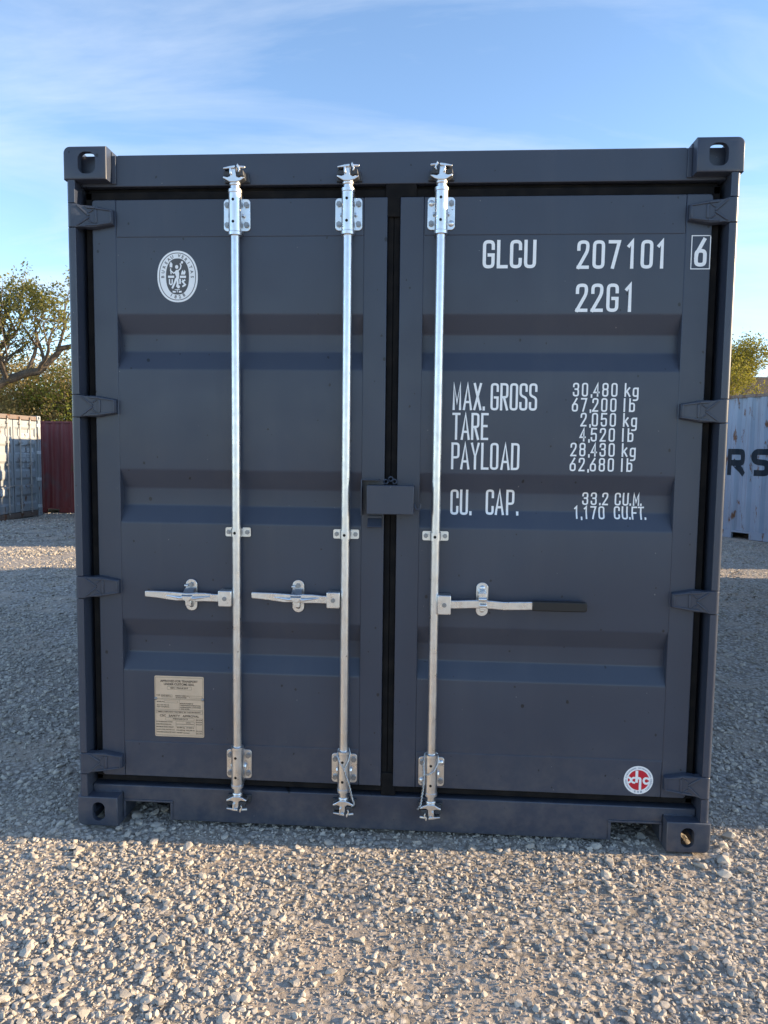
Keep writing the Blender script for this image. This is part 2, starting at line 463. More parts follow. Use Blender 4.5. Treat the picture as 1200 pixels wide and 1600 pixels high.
def axis(dense0, dense1, step, far0, far1):
    a = list(np.arange(dense0, dense1 + 1e-6, step)); s_ = step
    while a[-1] < far1: s_ *= 1.16; a.append(min(a[-1] + s_, far1))
    s_ = step
    while a[0] > far0: s_ *= 1.16; a.insert(0, max(a[0] - s_, far0))
    return np.array(a)
ax, ay = axis(-3.2, 3.2, .03, -400, 400), axis(-1.8, 3.0, .03, -120, 700)
GX, GY = np.meshgrid(ax, ay)
GZ = gh(GX, GY)
nx, ny = len(ax), len(ay)
idx = np.arange(nx * ny).reshape(ny, nx)
quads = np.stack([idx[:-1, :-1], idx[:-1, 1:], idx[1:, 1:], idx[1:, :-1]], -1).reshape(-1, 4)
gm = bpy.data.meshes.new("ground")
gm.vertices.add(nx * ny); gm.vertices.foreach_set("co", np.stack([GX, GY, GZ], -1).astype(np.float32).ravel())
gm.loops.add(quads.size); gm.loops.foreach_set("vertex_index", quads.ravel().astype(np.int32))
gm.polygons.add(len(quads)); gm.polygons.foreach_set("loop_start", np.arange(0, quads.size, 4, dtype=np.int32))
gm.polygons.foreach_set("use_smooth", np.ones(len(quads), bool))
gm.update(calc_edges=True); gm.materials.append(MATS["gravel_ground"])
ground = tag(link("ground", gm), kind="structure", label="grey and tan crushed gravel yard under the containers")

# stones: crushed limestone. Random hulls, the largest as objects of their own, the rest one mesh
t = NT("limestone"); p = t.pos()
at_ = t.node("ShaderNodeAttribute", attribute_name="tone")
base = t.mix(at_.outputs["Fac"], (0.26, 0.238, 0.212), (0.63, 0.57, 0.488))
oi = t.node("ShaderNodeObjectInfo")
base = t.mix(t.rng(t.noise(70, 4, 0.6, vec=p), 0.35, 0.7, 0, .6), base, (0.44, 0.40, 0.35))
t.color(base); t.set(Roughness=0.95, Specular_IOR_Level=0.08); t.bump(t.noise(220, 3, vec=p), 0.5, 0.002)
def hull(n, flat_):
    bm = bmesh.new()
    for i in range(n):
        v = Vector((random.gauss(0, 1), random.gauss(0, 1), random.gauss(0, 1))).normalized()
        v *= random.uniform(.82, 1.0)
        v.x *= random.uniform(.95, 1.25); v.z *= flat_
        bm.verts.new(v)
    r = bmesh.ops.convex_hull(bm, input=bm.verts)
    bmesh.ops.delete(bm, geom=[g for g in r["geom_interior"] if isinstance(g, bmesh.types.BMVert)], context='VERTS')
    bmesh.ops.triangulate(bm, faces=bm.faces)
    bm.verts.index_update()
    V = np.array([v.co[:] for v in bm.verts]); F = np.array([[v.index for v in f.verts] for f in bm.faces]); bm.free()
    V -= V.mean(0); V /= np.abs(V).max()
    return V, F
BIG = [hull(random.randint(15, 20), random.uniform(.6, .9)) for _ in range(14)]
SMALL = [hull(random.randint(7, 9), random.uniform(.6, .95)) for _ in range(14)]
def rotm(n):
    q_ = rng.normal(size=(n, 4)); q_ /= np.linalg.norm(q_, axis=1)[:, None]; w, x, y, z = q_.T
    return np.stack([1 - 2 * (y * y + z * z), 2 * (x * y - z * w), 2 * (x * z + y * w), 2 * (x * y + z * w), 1 - 2 * (x * x + z * z), 2 * (y * z - x * w), 2 * (x * z - y * w), 2 * (y * z + x * w), 1 - 2 * (x * x + y * y)], -1).reshape(-1, 3, 3)
def inside_box(x, y):   # standing room of the near container's castings
    cx, cy = np.abs(np.abs(x) - 1.138) < .10, (y > -.025) & (y < .20)
    return cx & cy
def bare(x, y):
    """1 = stony, 0 = bare packed dirt"""
    m = fbm(x, y, 1.1, 21, 4)
    m2 = fbm(x, y, 3.2, 33, 3)
    s_ = np.clip((m * .62 + m2 * .38 - .42) / .17, 0, 1)
    strip = np.exp(-((y + .06) / .09) ** 2) * (np.abs(x + .2) < 1.0)
    return s_ * (1 - .8 * strip)
def scatter(n, x0, x1, y0, y1, smin, smax, power, keep, lo=.12):
    x = rng.uniform(x0, x1, n); y = rng.uniform(y0, y1, n)
    k = rng.uniform(0, 1, n) < (lo + (1 - lo) * keep(x, y))
    k &= ~inside_box(x, y)
    k &= ~((np.abs(x) < 1.0) & (y > .5) & (y < 6))
    x, y = x[k], y[k]
    s_ = smin + (smax - smin) * rng.uniform(0, 1, len(x)) ** power
    return x, y, s_
chunks_v, chunks_f, chunks_t = [], [], []; base_i = 0
def emit(x, y, s_, protos, sink=.28):
    global base_i
    z = gh(x, y); pi_ = rng.integers(0, len(protos), len(x)); R_ = rotm(len(x)); tone = rng.beta(2.0, 2.0, len(x))
    for k, (V, F) in enumerate(protos):
        m = np.where(pi_ == k)[0]
        if not len(m): continue
        vv = np.einsum('nij,vj->nvi', R_[m], V) * s_[m][:, None, None]
        vv[..., 2] *= .72
        vv += np.stack([x[m], y[m], z[m] + s_[m] * (.50 - sink)], -1)[:, None, :]
        nv = len(V)
        chunks_v.append(vv.reshape(-1, 3)); chunks_f.append((F[None] + base_i + (np.arange(len(m)) * nv)[:, None, None]).reshape(-1, 3))
        chunks_t.append(np.repeat(tone[m], nv)); base_i += len(m) * nv
near = lambda x, y: bare(x, y)
emit(*scatter(15500, -1.9, 1.9, -1.5, 0.45, .0070, .0160, 1.9, near, .22), BIG)
emit(*scatter(66000, -1.8, 1.8, -1.4, 0.40, .003, .0085, 1.8, near, .5), SMALL)
emit(*scatter(9000, -3.6, -1.2, 0.3, 3.6, .009, .022, 1.8, near, .2), BIG)
emit(*scatter(7000, 1.2, 3.4, 0.3, 3.6, .009, .022, 1.8, near, .2), BIG)
emit(*scatter(16000, -3.0, -1.2, 0.1, 2.2, .004, .010, 1.8, near, .3), SMALL)
emit(*scatter(16000, 1.2, 2.8, 0.1, 2.2, .004, .010, 1.8, near, .3), SMALL)
emit(*scatter(13000, -7.5, -2.6, 3.4, 9.5, .012, .026, 1.6, near, .3), SMALL)
emit(*scatter(9000, -13.5, -4.5, 9.0, 18.0, .02, .04, 1.3, near, .4), SMALL)
emit(*scatter(10000, 2.2, 6.8, 3.4, 10.5, .012, .026, 1.6, near, .3), SMALL)
V = np.concatenate(chunks_v).astype(np.float32); F = np.concatenate(chunks_f).astype(np.int32); T = np.concatenate(chunks_t).astype(np.float32)
me = bpy.data.meshes.new("gravel")
me.vertices.add(len(V)); me.vertices.foreach_set("co", V.ravel())
me.loops.add(F.size); me.loops.foreach_set("vertex_index", F.ravel())
me.polygons.add(len(F)); me.polygons.foreach_set("loop_start", np.arange(0, F.size, 3, dtype=np.int32))
me.polygons.foreach_set("use_smooth", np.zeros(len(F), bool))
me.update(calc_edges=True)
a_ = me.attributes.new("tone", 'FLOAT', 'POINT'); a_.data.foreach_set("value", T)
me.materials.append(MATS["limestone"])
tag(link("gravel", me), "loose pale grey crushed stones spread over the yard", "gravel", kind="stuff")
print("gravel tris", len(F))
# the largest stones, one object each, parts of the ground
stone_meshes = []
for k in range(12):
    Vp, Fp = hull(random.randint(20, 26), random.uniform(.6, .85))
    m = bpy.data.meshes.new("stone"); m.from_pydata([tuple(v) for v in Vp], [], [tuple(f) for f in Fp]); m.update()
    a_ = m.attributes.new("tone", 'FLOAT', 'POINT'); a_.data.foreach_set("value", np.full(len(Vp), .25 + .6 * k / 11, np.float32))
    m.materials.append(MATS["limestone"]); stone_meshes.append(m)
def put_stone(x, y, s_, lift=0.0):
    o = link("stone", random.choice(stone_meshes), ground)
    o.location = (x, y, gh1(x, y) + s_ * .3 + lift); o.scale = (s_, s_ * random.uniform(.75, 1), s_ * random.uniform(.55, .8))
    o.rotation_euler = (random.uniform(-.35, .35), random.uniform(-.35, .35), random.uniform(0, 6.28))
n_st = 0
while n_st < 250:
    x, y = random.uniform(-1.55, 1.55), random.uniform(-1.15, .12)
    if y > -.03 and abs(x) < 1.26: continue
    if random.random() > .15 + .85 * float(bare(x, y)): continue
    put_stone(x, y, random.uniform(.0142, .0215)); n_st += 1
for x, y, s_ in ((1.16, -.075, .030), (1.25, -.04, .034), (1.31, -.10, .030), (1.22, -.13, .027), (-.915, .035, .024), (-.885, .0, .027), (-1.02, .10, .03), (-.99, .05, .024), (-.96, .12, .03),
                 (-.93, .16, .032), (-.62, -.03, .020), (-.52, -.06, .022), (-.74, -.11, .026), (.33, -.02, .022), (.55, .0, .020), (.80, .02, .024), (.93, .07, .022), (1.0, .12, .024), (-1.05, .0, .022), (-1.0, -.04, .020),
                 (1.29, .06, .026), (1.34, .13, .03), (1.40, .02, .024), (-1.30, .02, .024), (-1.33, .12, .026), (-.28, -.02, .018), (.12, .0, .018)):
    put_stone(x, y, s_)

# ------------------------------------------------------------------ the near container
PM = "anthracite_paint"
box_ = empty("shipping_container", (0, 0, 0), label="dark blue-grey twenty-foot shipping container with closed double doors, nearest in the yard", cat="container")
LEN, HX, HT = 6.058, 1.219, 2.591

def boolean_mesh(solid, cutters, name, mat):
    """solid minus cutters, evaluated once"""
    so = link("solid", solid.mesh("solid", None, 0)); cs = []
    bm = bmesh.new(); bm.from_mesh(so.data)
    bmesh.ops.bevel(bm, geom=[e for e in bm.edges if all(abs(v.co.y) < 1e-6 for v in e.verts)], offset=.006, segments=3, profile=.5, affect='EDGES')
    bmesh.ops.recalc_face_normals(bm, faces=bm.faces); bm.to_mesh(so.data); bm.free()
    for c_ in cutters:
        co = link("cutter", c_.mesh("cutter", None, 0)); cs.append(co)
        m = so.modifiers.new("b", 'BOOLEAN'); m.operation = 'DIFFERENCE'; m.object = co; m.solver = 'EXACT'
    dg = bpy.context.evaluated_depsgraph_get(); dg.update()
    me_ = bpy.data.meshes.new_from_object(so.evaluated_get(dg)); me_.name = name
    for o in cs + [so]:
        d_ = o.data; bpy.data.objects.remove(o); bpy.data.meshes.remove(d_)
    me_.materials.clear(); me_.materials.append(MATS[mat])
    me_.polygons.foreach_set("use_smooth", [True] * len(me_.polygons)); me_.set_sharp_from_angle(angle=math.radians(32))
    return me_
def casting_mesh(top, name, mat):
    """left front casting, its outer bottom/top corner at x=-HX; local to the container"""
    x0, x1 = -HX, -HX + .162
    z0, z1 = (HT - .118, HT) if top else (0.0, .118)
    r = .024
    prof = rrect(x0, x1, z0, z1, r, 6, (0, 0, 0, 1) if top else (1, 0, 0, 0))
    solid = MB().prism(prof, 0.0, .178)
    cut = [MB().box(x0 + .022, x1 - .018, .030, .160, z0 + (.020 if top else .026), z1 - (.026 if top else .020))]
    hx = x0 + (.088 if top else .085); hz = (z0 + z1) / 2
    w, h = (.033, .039) if top else (.025, .0375)
    cut.append(MB().prism(rrect(hx - w, hx + w, hz - h, hz + h, w * (.92 if not top else .80), 8), -.05, .06))
    ym = .089
    slot = MB(); pl = rrect(-.068, .068, -.044, .044, .03, 6)      # (y, x) slot in the top / bottom
    vs_ = []
    za, zb = (z1 - .05, z1 + .05) if top else (z0 - .05, z0 + .05)
    n = len(pl)
    slot.add([(x0 + .089 + b_, ym + a_2, za) for a_2, b_ in pl] + [(x0 + .089 + b_, ym + a_2, zb) for a_2, b_ in pl],
             [tuple(range(n)), tuple(range(2 * n - 1, n - 1, -1))] + [(i, i + n, (i + 1) % n + n, (i + 1) % n) for i in range(n)])
    cut.append(slot)
    side = MB(); pl = rrect(-.039, .039, -.025, .025, .024, 6)
    n = len(pl)
    side.add([(x0 - .05, ym + a_2, hz + b_) for a_2, b_ in pl] + [(x0 + .05, ym + a_2, hz + b_) for a_2, b_ in pl],
             [tuple(range(n)), tuple(range(2 * n - 1, n - 1, -1))] + [(i, i + n, (i + 1) % n + n, (i + 1) % n) for i in range(n)])
    cut.append(side)
    return boolean_mesh(solid, cut, name, mat)
def flipped(me_, fx, fy):
    m = me_.copy(); n = len(m.vertices); co = np.empty(n * 3, np.float32); m.vertices.foreach_get("co", co); co = co.reshape(-1, 3)
    if fx: co[:, 0] *= -1
    if fy: co[:, 1] = LEN - co[:, 1]
    m.vertices.foreach_set("co", co.ravel())
    if fx != fy: m.flip_normals()
    m.update(); return m
CAST = {}
def castings(parent, mat):
    if mat not in CAST:
        a, b = casting_mesh(True, "corner_casting", mat), casting_mesh(False, "corner_casting", mat)
        CAST[mat] = [flipped(k, fx, fy) for k in (a, b) for fx in (0, 1) for fy in (0, 1)]
    for m in CAST[mat]: link("corner_casting", m, parent)

castings(box_, PM)
HZ = [(2.304, 2.389), (1.605, 1.688), (.910, .994), (.210, .292)]     # hinges, bottom and top
def post_mb(sx):
    mb = MB()
    def bx(x0, x1, y0, y1, z0, z1): mb.box(min(sx * x0, sx * x1), max(sx * x0, sx * x1), y0, y1, z0, z1)
    bx(1.180, 1.211, .030, .17, .1185, 2.4725)        # outer channel behind the front lip
    bx(1.060, 1.1795, .125, .17, .1185, 2.4725)       # inner flange that the gasket closes on
    z = .1185
    for a, b in sorted(HZ) + [(2.4725, None)]:        # front lip, interrupted at the hinges
        za, zb_ = z, a - (.003 if b else 0)
        pr_ = [(1.1795, .0297), (1.1795, .006), (1.1815, .004)] + [(1.1985 + .013 * math.sin(q_), .017 - .013 * math.cos(q_)) for q_ in np.linspace(0, math.pi / 2, 7)] + [(1.2115, .0297)]
        n_ = len(pr_); mb.add([(sx * u, v, zz) for zz in (za, zb_) for u, v in pr_], [tuple(range(n_)), tuple(range(2 * n_ - 1, n_ - 1, -1))] + [(i, i + n_, (i + 1) % n_ + n_, (i + 1) % n_) for i in range(n_)])
        z = (b or 0) + .003
    return mb
for sx in (-1, 1):
    post_mb(sx).build("corner_post", PM, box_)
for sx in (-1, 1):
    MB().box(sx * HX - (.0 if sx < 0 else .10), sx * HX + (.10 if sx < 0 else 0), LEN - .17, LEN - .01, .119, 2.472).build("corner_post", PM, box_, bevel=.006)

# header and sill
MB().box(-1.178, 1.178, .0505, .17, 2.462, 2.574).box(-1.04, 1.04, .062, .17, 2.5745, 2.580).build("door_header", PM, box_, bevel=.004)
for sx in (-1, 1):
    mb = MB(); mb.box(min(sx * 1.0565, sx * 1.040), max(sx * 1.0565, sx * 1.040), .044, .0503, 2.470, 2.572)
    mb.build("weld_strip", PM, box_, bevel=.002)
    mb = MB(); mb.tube([(sx * 1.055, .049, z_) for z_ in np.linspace(2.474, 2.585, 18)], [.0035 + .0012 * random.random() for _ in range(18)], 6)
    mb.build("weld_bead", PM, box_)
    mb = MB(); mb.tube([(sx * x_, .050, .1195 + .002 * random.random()) for x_ in np.linspace(1.06, 1.17, 18)], [.003 + .0015 * random.random() for _ in range(18)], 6)
    mb.build("weld_bead", PM, box_)
sill = [(-.863, .010), (.863, .010), (.863, .082), (1.0555, .082), (1.0555, .119), (1.178, .119), (1.178, .148), (-1.178, .148), (-1.178, .119), (-1.0555, .119), (-1.0555, .082), (-.863, .082)]
MB().prism(sill, .0505, .150).build("door_sill", PM, box_, bevel=.004)
for sx in (-1, 1):   # folded rim round the fork pocket
    mb = MB()
    for a, b, c_, d_ in ((.850, 1.0545, .083, .092), (.852, .8625, .012, .0828), (1.045, 1.0545, .014, .0828)):
        mb.box(min(sx * a, sx * b), max(sx * a, sx * b), .046, .0502, c_, d_)
    mb.build("fork_pocket_rim", PM, box_, bevel=.002)
MB().box(-1.16, 1.16, .17, LEN - .02, .14, .168).build("floor", PM, box_)
for k in range(14): MB().box(-1.15, 1.15, .42 + k * .40, .47 + k * .40, .03, .1395).build("crossmember", PM, box_)
def corrugated(n_pitch, pitch, depth):
    """list of (u, d) over n pitches: outward flats and inward valleys"""
    out = []
    for i in range(n_pitch):
        u = i * pitch; out += [(u, 0), (u + pitch * .26, 0), (u + pitch * .5, depth), (u + pitch * .76, depth)]
    out.append((n_pitch * pitch, 0)); return out
def side_sheet(x_out, sx, y0, y1, z0, z1, n):
    P = corrugated(n, (y1 - y0) / n, .036); mb = MB(); vs_ = []
    for z in (z0, z1):
        for u, d in P: vs_.append((x_out - sx * d, y0 + u, z))
    m = len(P); return mb.add(vs_, [(i, i + 1, m + i + 1, m + i) for i in range(m - 1)])
for sx in (-1, 1):
    side_sheet(sx * 1.213, sx, .172, LEN - .172, .1615, 2.530, 20).build("side_wall", PM, box_, smooth=20)
    MB().box(sx * 1.19 - .026, sx * 1.19 + .026, .179, LEN - .179, 2.530, 2.585).build("top_rail", PM, box_, bevel=.004)
    MB().box(sx * 1.19 - .026, sx * 1.19 + .026, .179, LEN - .179, .020, .161).build("bottom_rail", PM, box_, bevel=.004)
mb = MB(); P = corrugated(20, (LEN - .34) / 20, .02); vs_ = [(x, .17 + u, 2.584 - d) for x in (-1.163, 1.163) for u, d in P]; m = len(P)
mb.add(vs_, [(i, i + 1, m + i + 1, m + i) for i in range(m - 1)]); mb.build("roof", PM, box_, smooth=20)
mb = MB(); P = corrugated(9, 2.36 / 9, .045); vs_ = [(-1.18 + u, LEN - .02 - d, z) for z in (.12, 2.56) for u, d in P]; m = len(P)
mb.add(vs_, [(i, i + 1, m + i + 1, m + i) for i in range(m - 1)]); mb.build("end_wall", PM, box_, smooth=20)

# doors
FR, PA, DEEP = .0500, .0525, .0875
COR = [(1.994, 1.926, 1.858, 1.791), (1.408, 1.337, 1.269, 1.204), (.823, .752, .684, .619)]
prof = [(.320, PA)]
for a, b, c_, d_ in reversed(COR): prof += [(d_, PA), (c_, DEEP), (b, DEEP), (a, PA)]
prof.append((2.290, PA))
soft = [prof[0]]
for (z0, y0), (z1, y1), (z2, y2) in zip(prof, prof[1:], prof[2:]):
    k0, k2 = .006 / math.hypot(z1 - z0, y1 - y0), .006 / math.hypot(z2 - z1, y2 - y1)
    a_, b_ = (z1 + (z0 - z1) * k0, y1 + (y0 - y1) * k0), (z1 + (z2 - z1) * k2, y1 + (y2 - y1) * k2)
    for q_ in (0, .25, .5, .75, 1):
        soft.append(tuple((1 - q_) ** 2 * u + 2 * q_ * (1 - q_) * v + q_ * q_ * w for u, v, w in zip(a_, (z1, y1), b_)))
prof = soft + [prof[-1]]
pz, py = [a for a, _ in prof], [b for _, b in prof]
def panel_y(x, z): return float(np.interp(z, pz, py))
def door_parts(sx):
    d = MB()
    s0 = lambda a, b: (min(sx * a, sx * b), max(sx * a, sx * b))
    # outer stile, with its outer corners rounded, and the inner stile
    a, b = s0(1.0455, 1.137)
    cr = (1, 0, 0, 1) if sx < 0 else (0, 1, 1, 0)
    d.prism(rrect(a, b, .188, 2.415, .012, 4, cr), FR, .100)
    a, b = s0(.0235, .1105); d.box(a, b, FR, .100, .188, 2.415)
    a, b = s0(.111, 1.045)
    d.box(a, b, FR + .0004, .100, 2.2775, 2.4146); d.box(a, b, FR + .0004, .100, .1884, .3315)
    return d, a, b
doors = []
for sx in (-1, 1):
    d, a, b = door_parts(sx)
    o = d.build("door", PM, box_, bevel=.0028, label="left-hand door leaf" if sx < 0 else "right-hand door leaf carrying the white numbers")
    doors.append(o)
    pm = MB(); NX = 2
    vs_ = [(x, y, z) for z, y in prof for x in (a - .004, b + .004)]
    pm.add(vs_, [(2 * i, 2 * i + 1, 2 * i + 3, 2 * i + 2) for i in range(len(prof) - 1)])
    pm.build("door_panel", PM, o, smooth=20)
    # rubber gasket: base strip and a rounded lip round the leaf
    g = MB()
    def gb(x0, x1, z0, z1, y0=.060, y1=.118): g.box(min(sx * x0, sx * x1), max(sx * x0, sx * x1), y0, y1, z0, z1)
    gb(1.1376, 1.1630, .166, 2.4450, .058); gb(.0, 1.1630, 2.4152, 2.4445, .058); gb(.0, 1.1630, .1640, .1878, .058); gb(.0006, .0232, .1882, 2.4148, .062)
    gb(1.160, 1.1795, .149, 2.461, .105); gb(.0, 1.160, 2.4448, 2.4615, .078); gb(.0, 1.160, .1485, .1637, .100)
    g.build("gasket", "rubber", o, smooth=40, bevel=.003)
# overlap flap of the centre gasket at the top
flap = [(-.0228, 2.345), (.0225, 2.345), (.0225, 2.412), (.032, 2.4155), (.083, 2.4155), (.083, 2.457), (.066, 2.472), (-.031, 2.472), (-.033, 2.376)]
MB().prism(flap, .0515, .0600).build("gasket_flap", "rubber", doors[0], bevel=.003)
MB().prism([(-.0225, .150), (.035, .150), (.030, .188), (.0225, .196), (.0225, .24), (-.0225, .24)], .052, .062).build("gasket_flap", "rubber", doors[1], bevel=.003)

# hinges
def hinge_mb(sx, z0, z1):
    """drawn for the left side, mirrored for the right"""
    mb = MB(); zc = (z0 + z1) / 2; h = (z1 - z0) / 2
    mb.cyl((-1.1955, .0165, z0), (-1.1955, .0165, z1), .0155, 14)
    def yf(x, z): return float(np.interp(x, [-1.20, -1.178, -1.150, -1.118, -1.045], [.0005, .004, .017, .023, .028]))
    xs = [-1.196, -1.178, -1.160, -1.140, -1.118, -1.095, -1.070, -1.049]
    hh = [h, h, h - .004, h - .003, h - .004, h - .009, h - .013, h - .017]
    poly_t = [(x, zc + k) for x, k in zip(xs, hh)]
    # blade as strips so that it follows its curved section
    vs_ = []
    for x, k in zip(xs, hh):
        y0 = yf(x, 0); yb = float(np.interp(x, [-1.196, -1.13, -1.045], [.029, .0495, .0495]))
        vs_ += [(x, y0, zc - k), (x, y0, zc + k), (x, yb, zc + k + .003), (x, yb, zc - k - .003)]
    n = len(xs); fs = [(0, 3, 2, 1), (4 * n - 4, 4 * n - 3, 4 * n - 2, 4 * n - 1)]
    for i in range(n - 1):
        for k in range(4): fs.append((4 * i + k, 4 * i + (k + 1) % 4, 4 * i + 4 + (k + 1) % 4, 4 * i + 4 + k))
    mb.add(vs_, fs)
    def rib(poly, hgt=.006): mb.prism(poly, lambda x, z: yf(x, z) - hgt, lambda x, z: yf(x, z) + .004)
    # raised border, V-shaped ribs and the step of the tail
    for s_ in (-1, 1):
        q_ = [(x, zc + s_ * z) for x, z in ((-1.176, .036), (-1.170, .037), (-1.131, .004), (-1.137, -.0006))]
        rib(q_ if s_ < 0 else q_[::-1], .0045)
        q_ = [(x, zc + s_ * z) for x, z in ((-1.150, .0365), (-1.112, .034), (-1.112, .027), (-1.142, .028))]
        rib(q_ if s_ < 0 else q_[::-1], .0045)
        q_ = [(x, zc + s_ * z) for x, z in ((-1.112, .034), (-1.052, .0245), (-1.052, .019), (-1.112, .0265))]
        rib(q_ if s_ < 0 else q_[::-1], .0045)
        q_ = [(x, zc + s_ * z) for x, z in ((-1.124, .024), (-1.117, .024), (-1.133, .011), (-1.137, .015))]
        rib(q_ if s_ < 0 else q_[::-1], .004)
    rib([(-1.114, zc - .024), (-1.105, zc - .024), (-1.105, zc + .024), (-1.114, zc + .024)], .004)
    rib([(-1.058, zc - .022), (-1.052, zc - .020), (-1.052, zc + .020), (-1.058, zc + .022)], .004)
    return mb if sx < 0 else mb.mirror_x()
for sx in (-1, 1):
    for z0, z1 in HZ: hinge_mb(sx, z0, z1).build("hinge", PM, box_, bevel=.0018)

# locking bars
def bolt(mb, x, y, z, r=.0105, h=.008, seg=6):
    a0 = random.uniform(0, 1); ring = [(x + r * math.cos(a0 + 2 * math.pi * k / seg), z + r * math.sin(a0 + 2 * math.pi * k / seg)) for k in range(seg)]
    mb.prism(ring, y - h, y + .001)
    c_ = [(x + r * .55 * math.cos(2 * math.pi * k / 10), z + r * .55 * math.sin(2 * math.pi * k / 10)) for k in range(10)]
    mb.prism(c_, y - h - .0025, y - h + .0005)
def dome(mb, x, y, z, r=.0115, h=.007):
    prof_ = [(r, 0), (r * .96, .35 * h), (r * .75, .72 * h), (r * .4, .95 * h), (.0008, h)]; seg = 14
    vs_ = [(x + q_ * math.cos(2 * math.pi * k / seg), y - e_, z + q_ * math.sin(2 * math.pi * k / seg)) for q_, e_ in prof_ for k in range(seg)]
    mb.add(vs_, [(i * seg + k, i * seg + (k + 1) % seg, (i + 1) * seg + (k + 1) % seg, (i + 1) * seg + k) for i in range(len(prof_) - 1) for k in range(seg)])
BY = .0185     # depth of the bar axis
def sleeve(mb, x, z0, z1, r=.0235, back=.047):
    """U-shaped cover: half round in front, straight cheeks back to the plate"""
    seg = 14; prof_ = [(x + r, back)] + [(x + r * math.cos(a), BY - r * math.sin(a)) for a in np.linspace(0, math.pi, seg)] + [(x - r, back)]
    n = len(prof_); vs_ = [(a, b, z) for z in (z0, z1) for a, b in prof_]
    mb.add(vs_, [(i, i + 1, n + i + 1, n + i) for i in range(n - 1)] + [tuple(range(n - 1, -1, -1)), tuple(n + i for i in range(n))])
def guide(parent, x, zc, sgn, domes=()):
    """bearing bracket: plate, sleeve, four bolts. sgn=+1 upper, -1 lower"""
    mb = MB(); mb.prism(rrect(x - .0495, x + .0495, zc - .058, zc + .058, .013, 5), .0445, .0499)
    o = mb.build("bearing_bracket", "zinc_plate", parent, bevel=.0012)
    mb = MB(); sleeve(mb, x, zc - .068, zc + .068); 
    for zz in (zc - .070 if sgn > 0 else zc + .066, ):
        pass
    mb.lathe_z(x, BY, [(.0205, zc - .083), (.0250, zc - .081), (.0250, zc - .0700), (.0236, zc - .0683)], 24)
    mb.lathe_z(x, BY, [(.0236, zc + .0683), (.0250, zc + .0700), (.0250, zc + .081), (.0205, zc + .083)], 24)
    mb.tube([(x + .0245, .036, zc - .008), (x + .0265, .040, zc)], .006, 8)     # weld spots at the cheeks
    mb.tube([(x - .0245, .036, zc - .008), (x - .0265, .040, zc)], .006, 8)
    mb.build("sleeve", "galvanised_steel", parent)
    for i, (dx, dz) in enumerate(((-.0355, .036), (.0365, .036), (-.0355, -.036), (.0365, -.036))):
        b_ = MB()
        if i in domes: dome(b_, x + dx, .0445, zc + dz); b_.build("bolt", "zinc_plate", parent)
        else: bolt(b_, x + dx, .0445, zc + dz); b_.build("bolt", "bolt_steel", parent)
    for dz in (.042, -.036):
        c_ = [(x - .002 + .0052 * math.cos(2 * math.pi * k / 14), zc + dz + .0052 * math.sin(2 * math.pi * k / 14)) for k in range(14)]
        MB().prism(c_, BY - .0239, BY - .0225).build("hole_shade_disc", "hole_shade", parent)  # black disc on the uncut sleeve, painted as the shade in a hole
def clamp(parent, x, zc):
    mb = MB()
    for s_ in (-1, 1):
        a, b = sorted((x + s_ * .0175, x + s_ * .0490)); mb.prism(rrect(a, b, zc - .0175, zc + .0175, .006, 4, (0, 1, 1, 0) if s_ > 0 else (1, 0, 0, 1)), .0430, .0490)
    sleeve(mb, x, zc - .0150, zc + .0150, .0205, .044)
    mb.build("bar_clamp", "galvanised_steel", parent)
    for dx in (-.036, .036):
        b_ = MB(); bolt(b_, x + dx, .0430, zc, .009, .006); b_.build("bolt", "bolt_steel", parent)
    c_ = [(x - .002 + .0055 * math.cos(2 * math.pi * k / 14), zc + .0055 * math.sin(2 * math.pi * k / 14)) for k in range(14)]
    MB().prism(c_, BY - .0209, BY - .0195).build("hole_shade_disc", "hole_shade", parent)  # same black disc for the hole's shade, no hole is cut
def cam_end(parent, x, z, up_, mir):
    """forged cam with horns, web and hooked head at the end of a bar, and the keeper lugs it bites behind"""
    k = 1 if up_ else -1; m = -1 if mir else 1
    def P(pts):
        q_ = [(x + m * a, z + k * b) for a, b in pts]
        return q_ if m * k > 0 else q_[::-1]
    mb = MB()
    mb.lathe_z(x, BY, [(.0175, z - .006), (.0205, z - .003), (.0205, z + .005), (.0170, z + .009)] if up_ else [(.0170, z - .009), (.0205, z - .005), (.0205, z + .003), (.0175, z + .006)], 20)
    horns = [(-.014, .004), (.012, .004), (.026, .008), (.040, .017), (.041, .021), (.030, .021), (.018, .019), (.010, .024), (.008, .050), (-.013, .050), (-.012, .024), (-.022, .021), (-.038, .024), (-.039, .018), (-.024, .010)]
    mb.prism(P(horns), -.006, .026)
    mb.prism(P([(-.036, .047), (.006, .050), (.008, .060), (-.010, .058), (-.036, .052)]), -.012, .030)
    mb.prism(P([(-.012, .028), (-.004, .028), (-.006, .050), (-.013, .050)]), -.014, .0)
    mb.build("locking_cam", "galvanised_steel", parent, bevel=.0022)
    kb = MB()
    kb.prism(P([(.010, .024), (.038, .026), (.036, .046), (.012, .046)]), -.004, .0503)
    kb.prism(P([(-.040, .026), (-.014, .026), (-.015, .045), (-.038, .044)]), .002, .0503)
    kb.prism(P([(-.046, .016), (.050, .016), (.044, .052), (-.040, .052)]), .040, .0503)
    kb.build("cam_keeper", "keeper_steel", parent, bevel=.003)
    pb = MB()
    pb.prism(P([(.013, .058), (.017, .066), (.021, .058), (.026, .046), (.022, .036), (.018, .036), (.021, .046), (.016, .052)]), -.012, .004)
    pb.cyl((x + m * .016, -.004, z + k * .056), (x + m * .040, .006, z + k * .058), .0048, 10)
    pb.build("anti_rack_hook", "galvanised_steel", parent, bevel=.001)
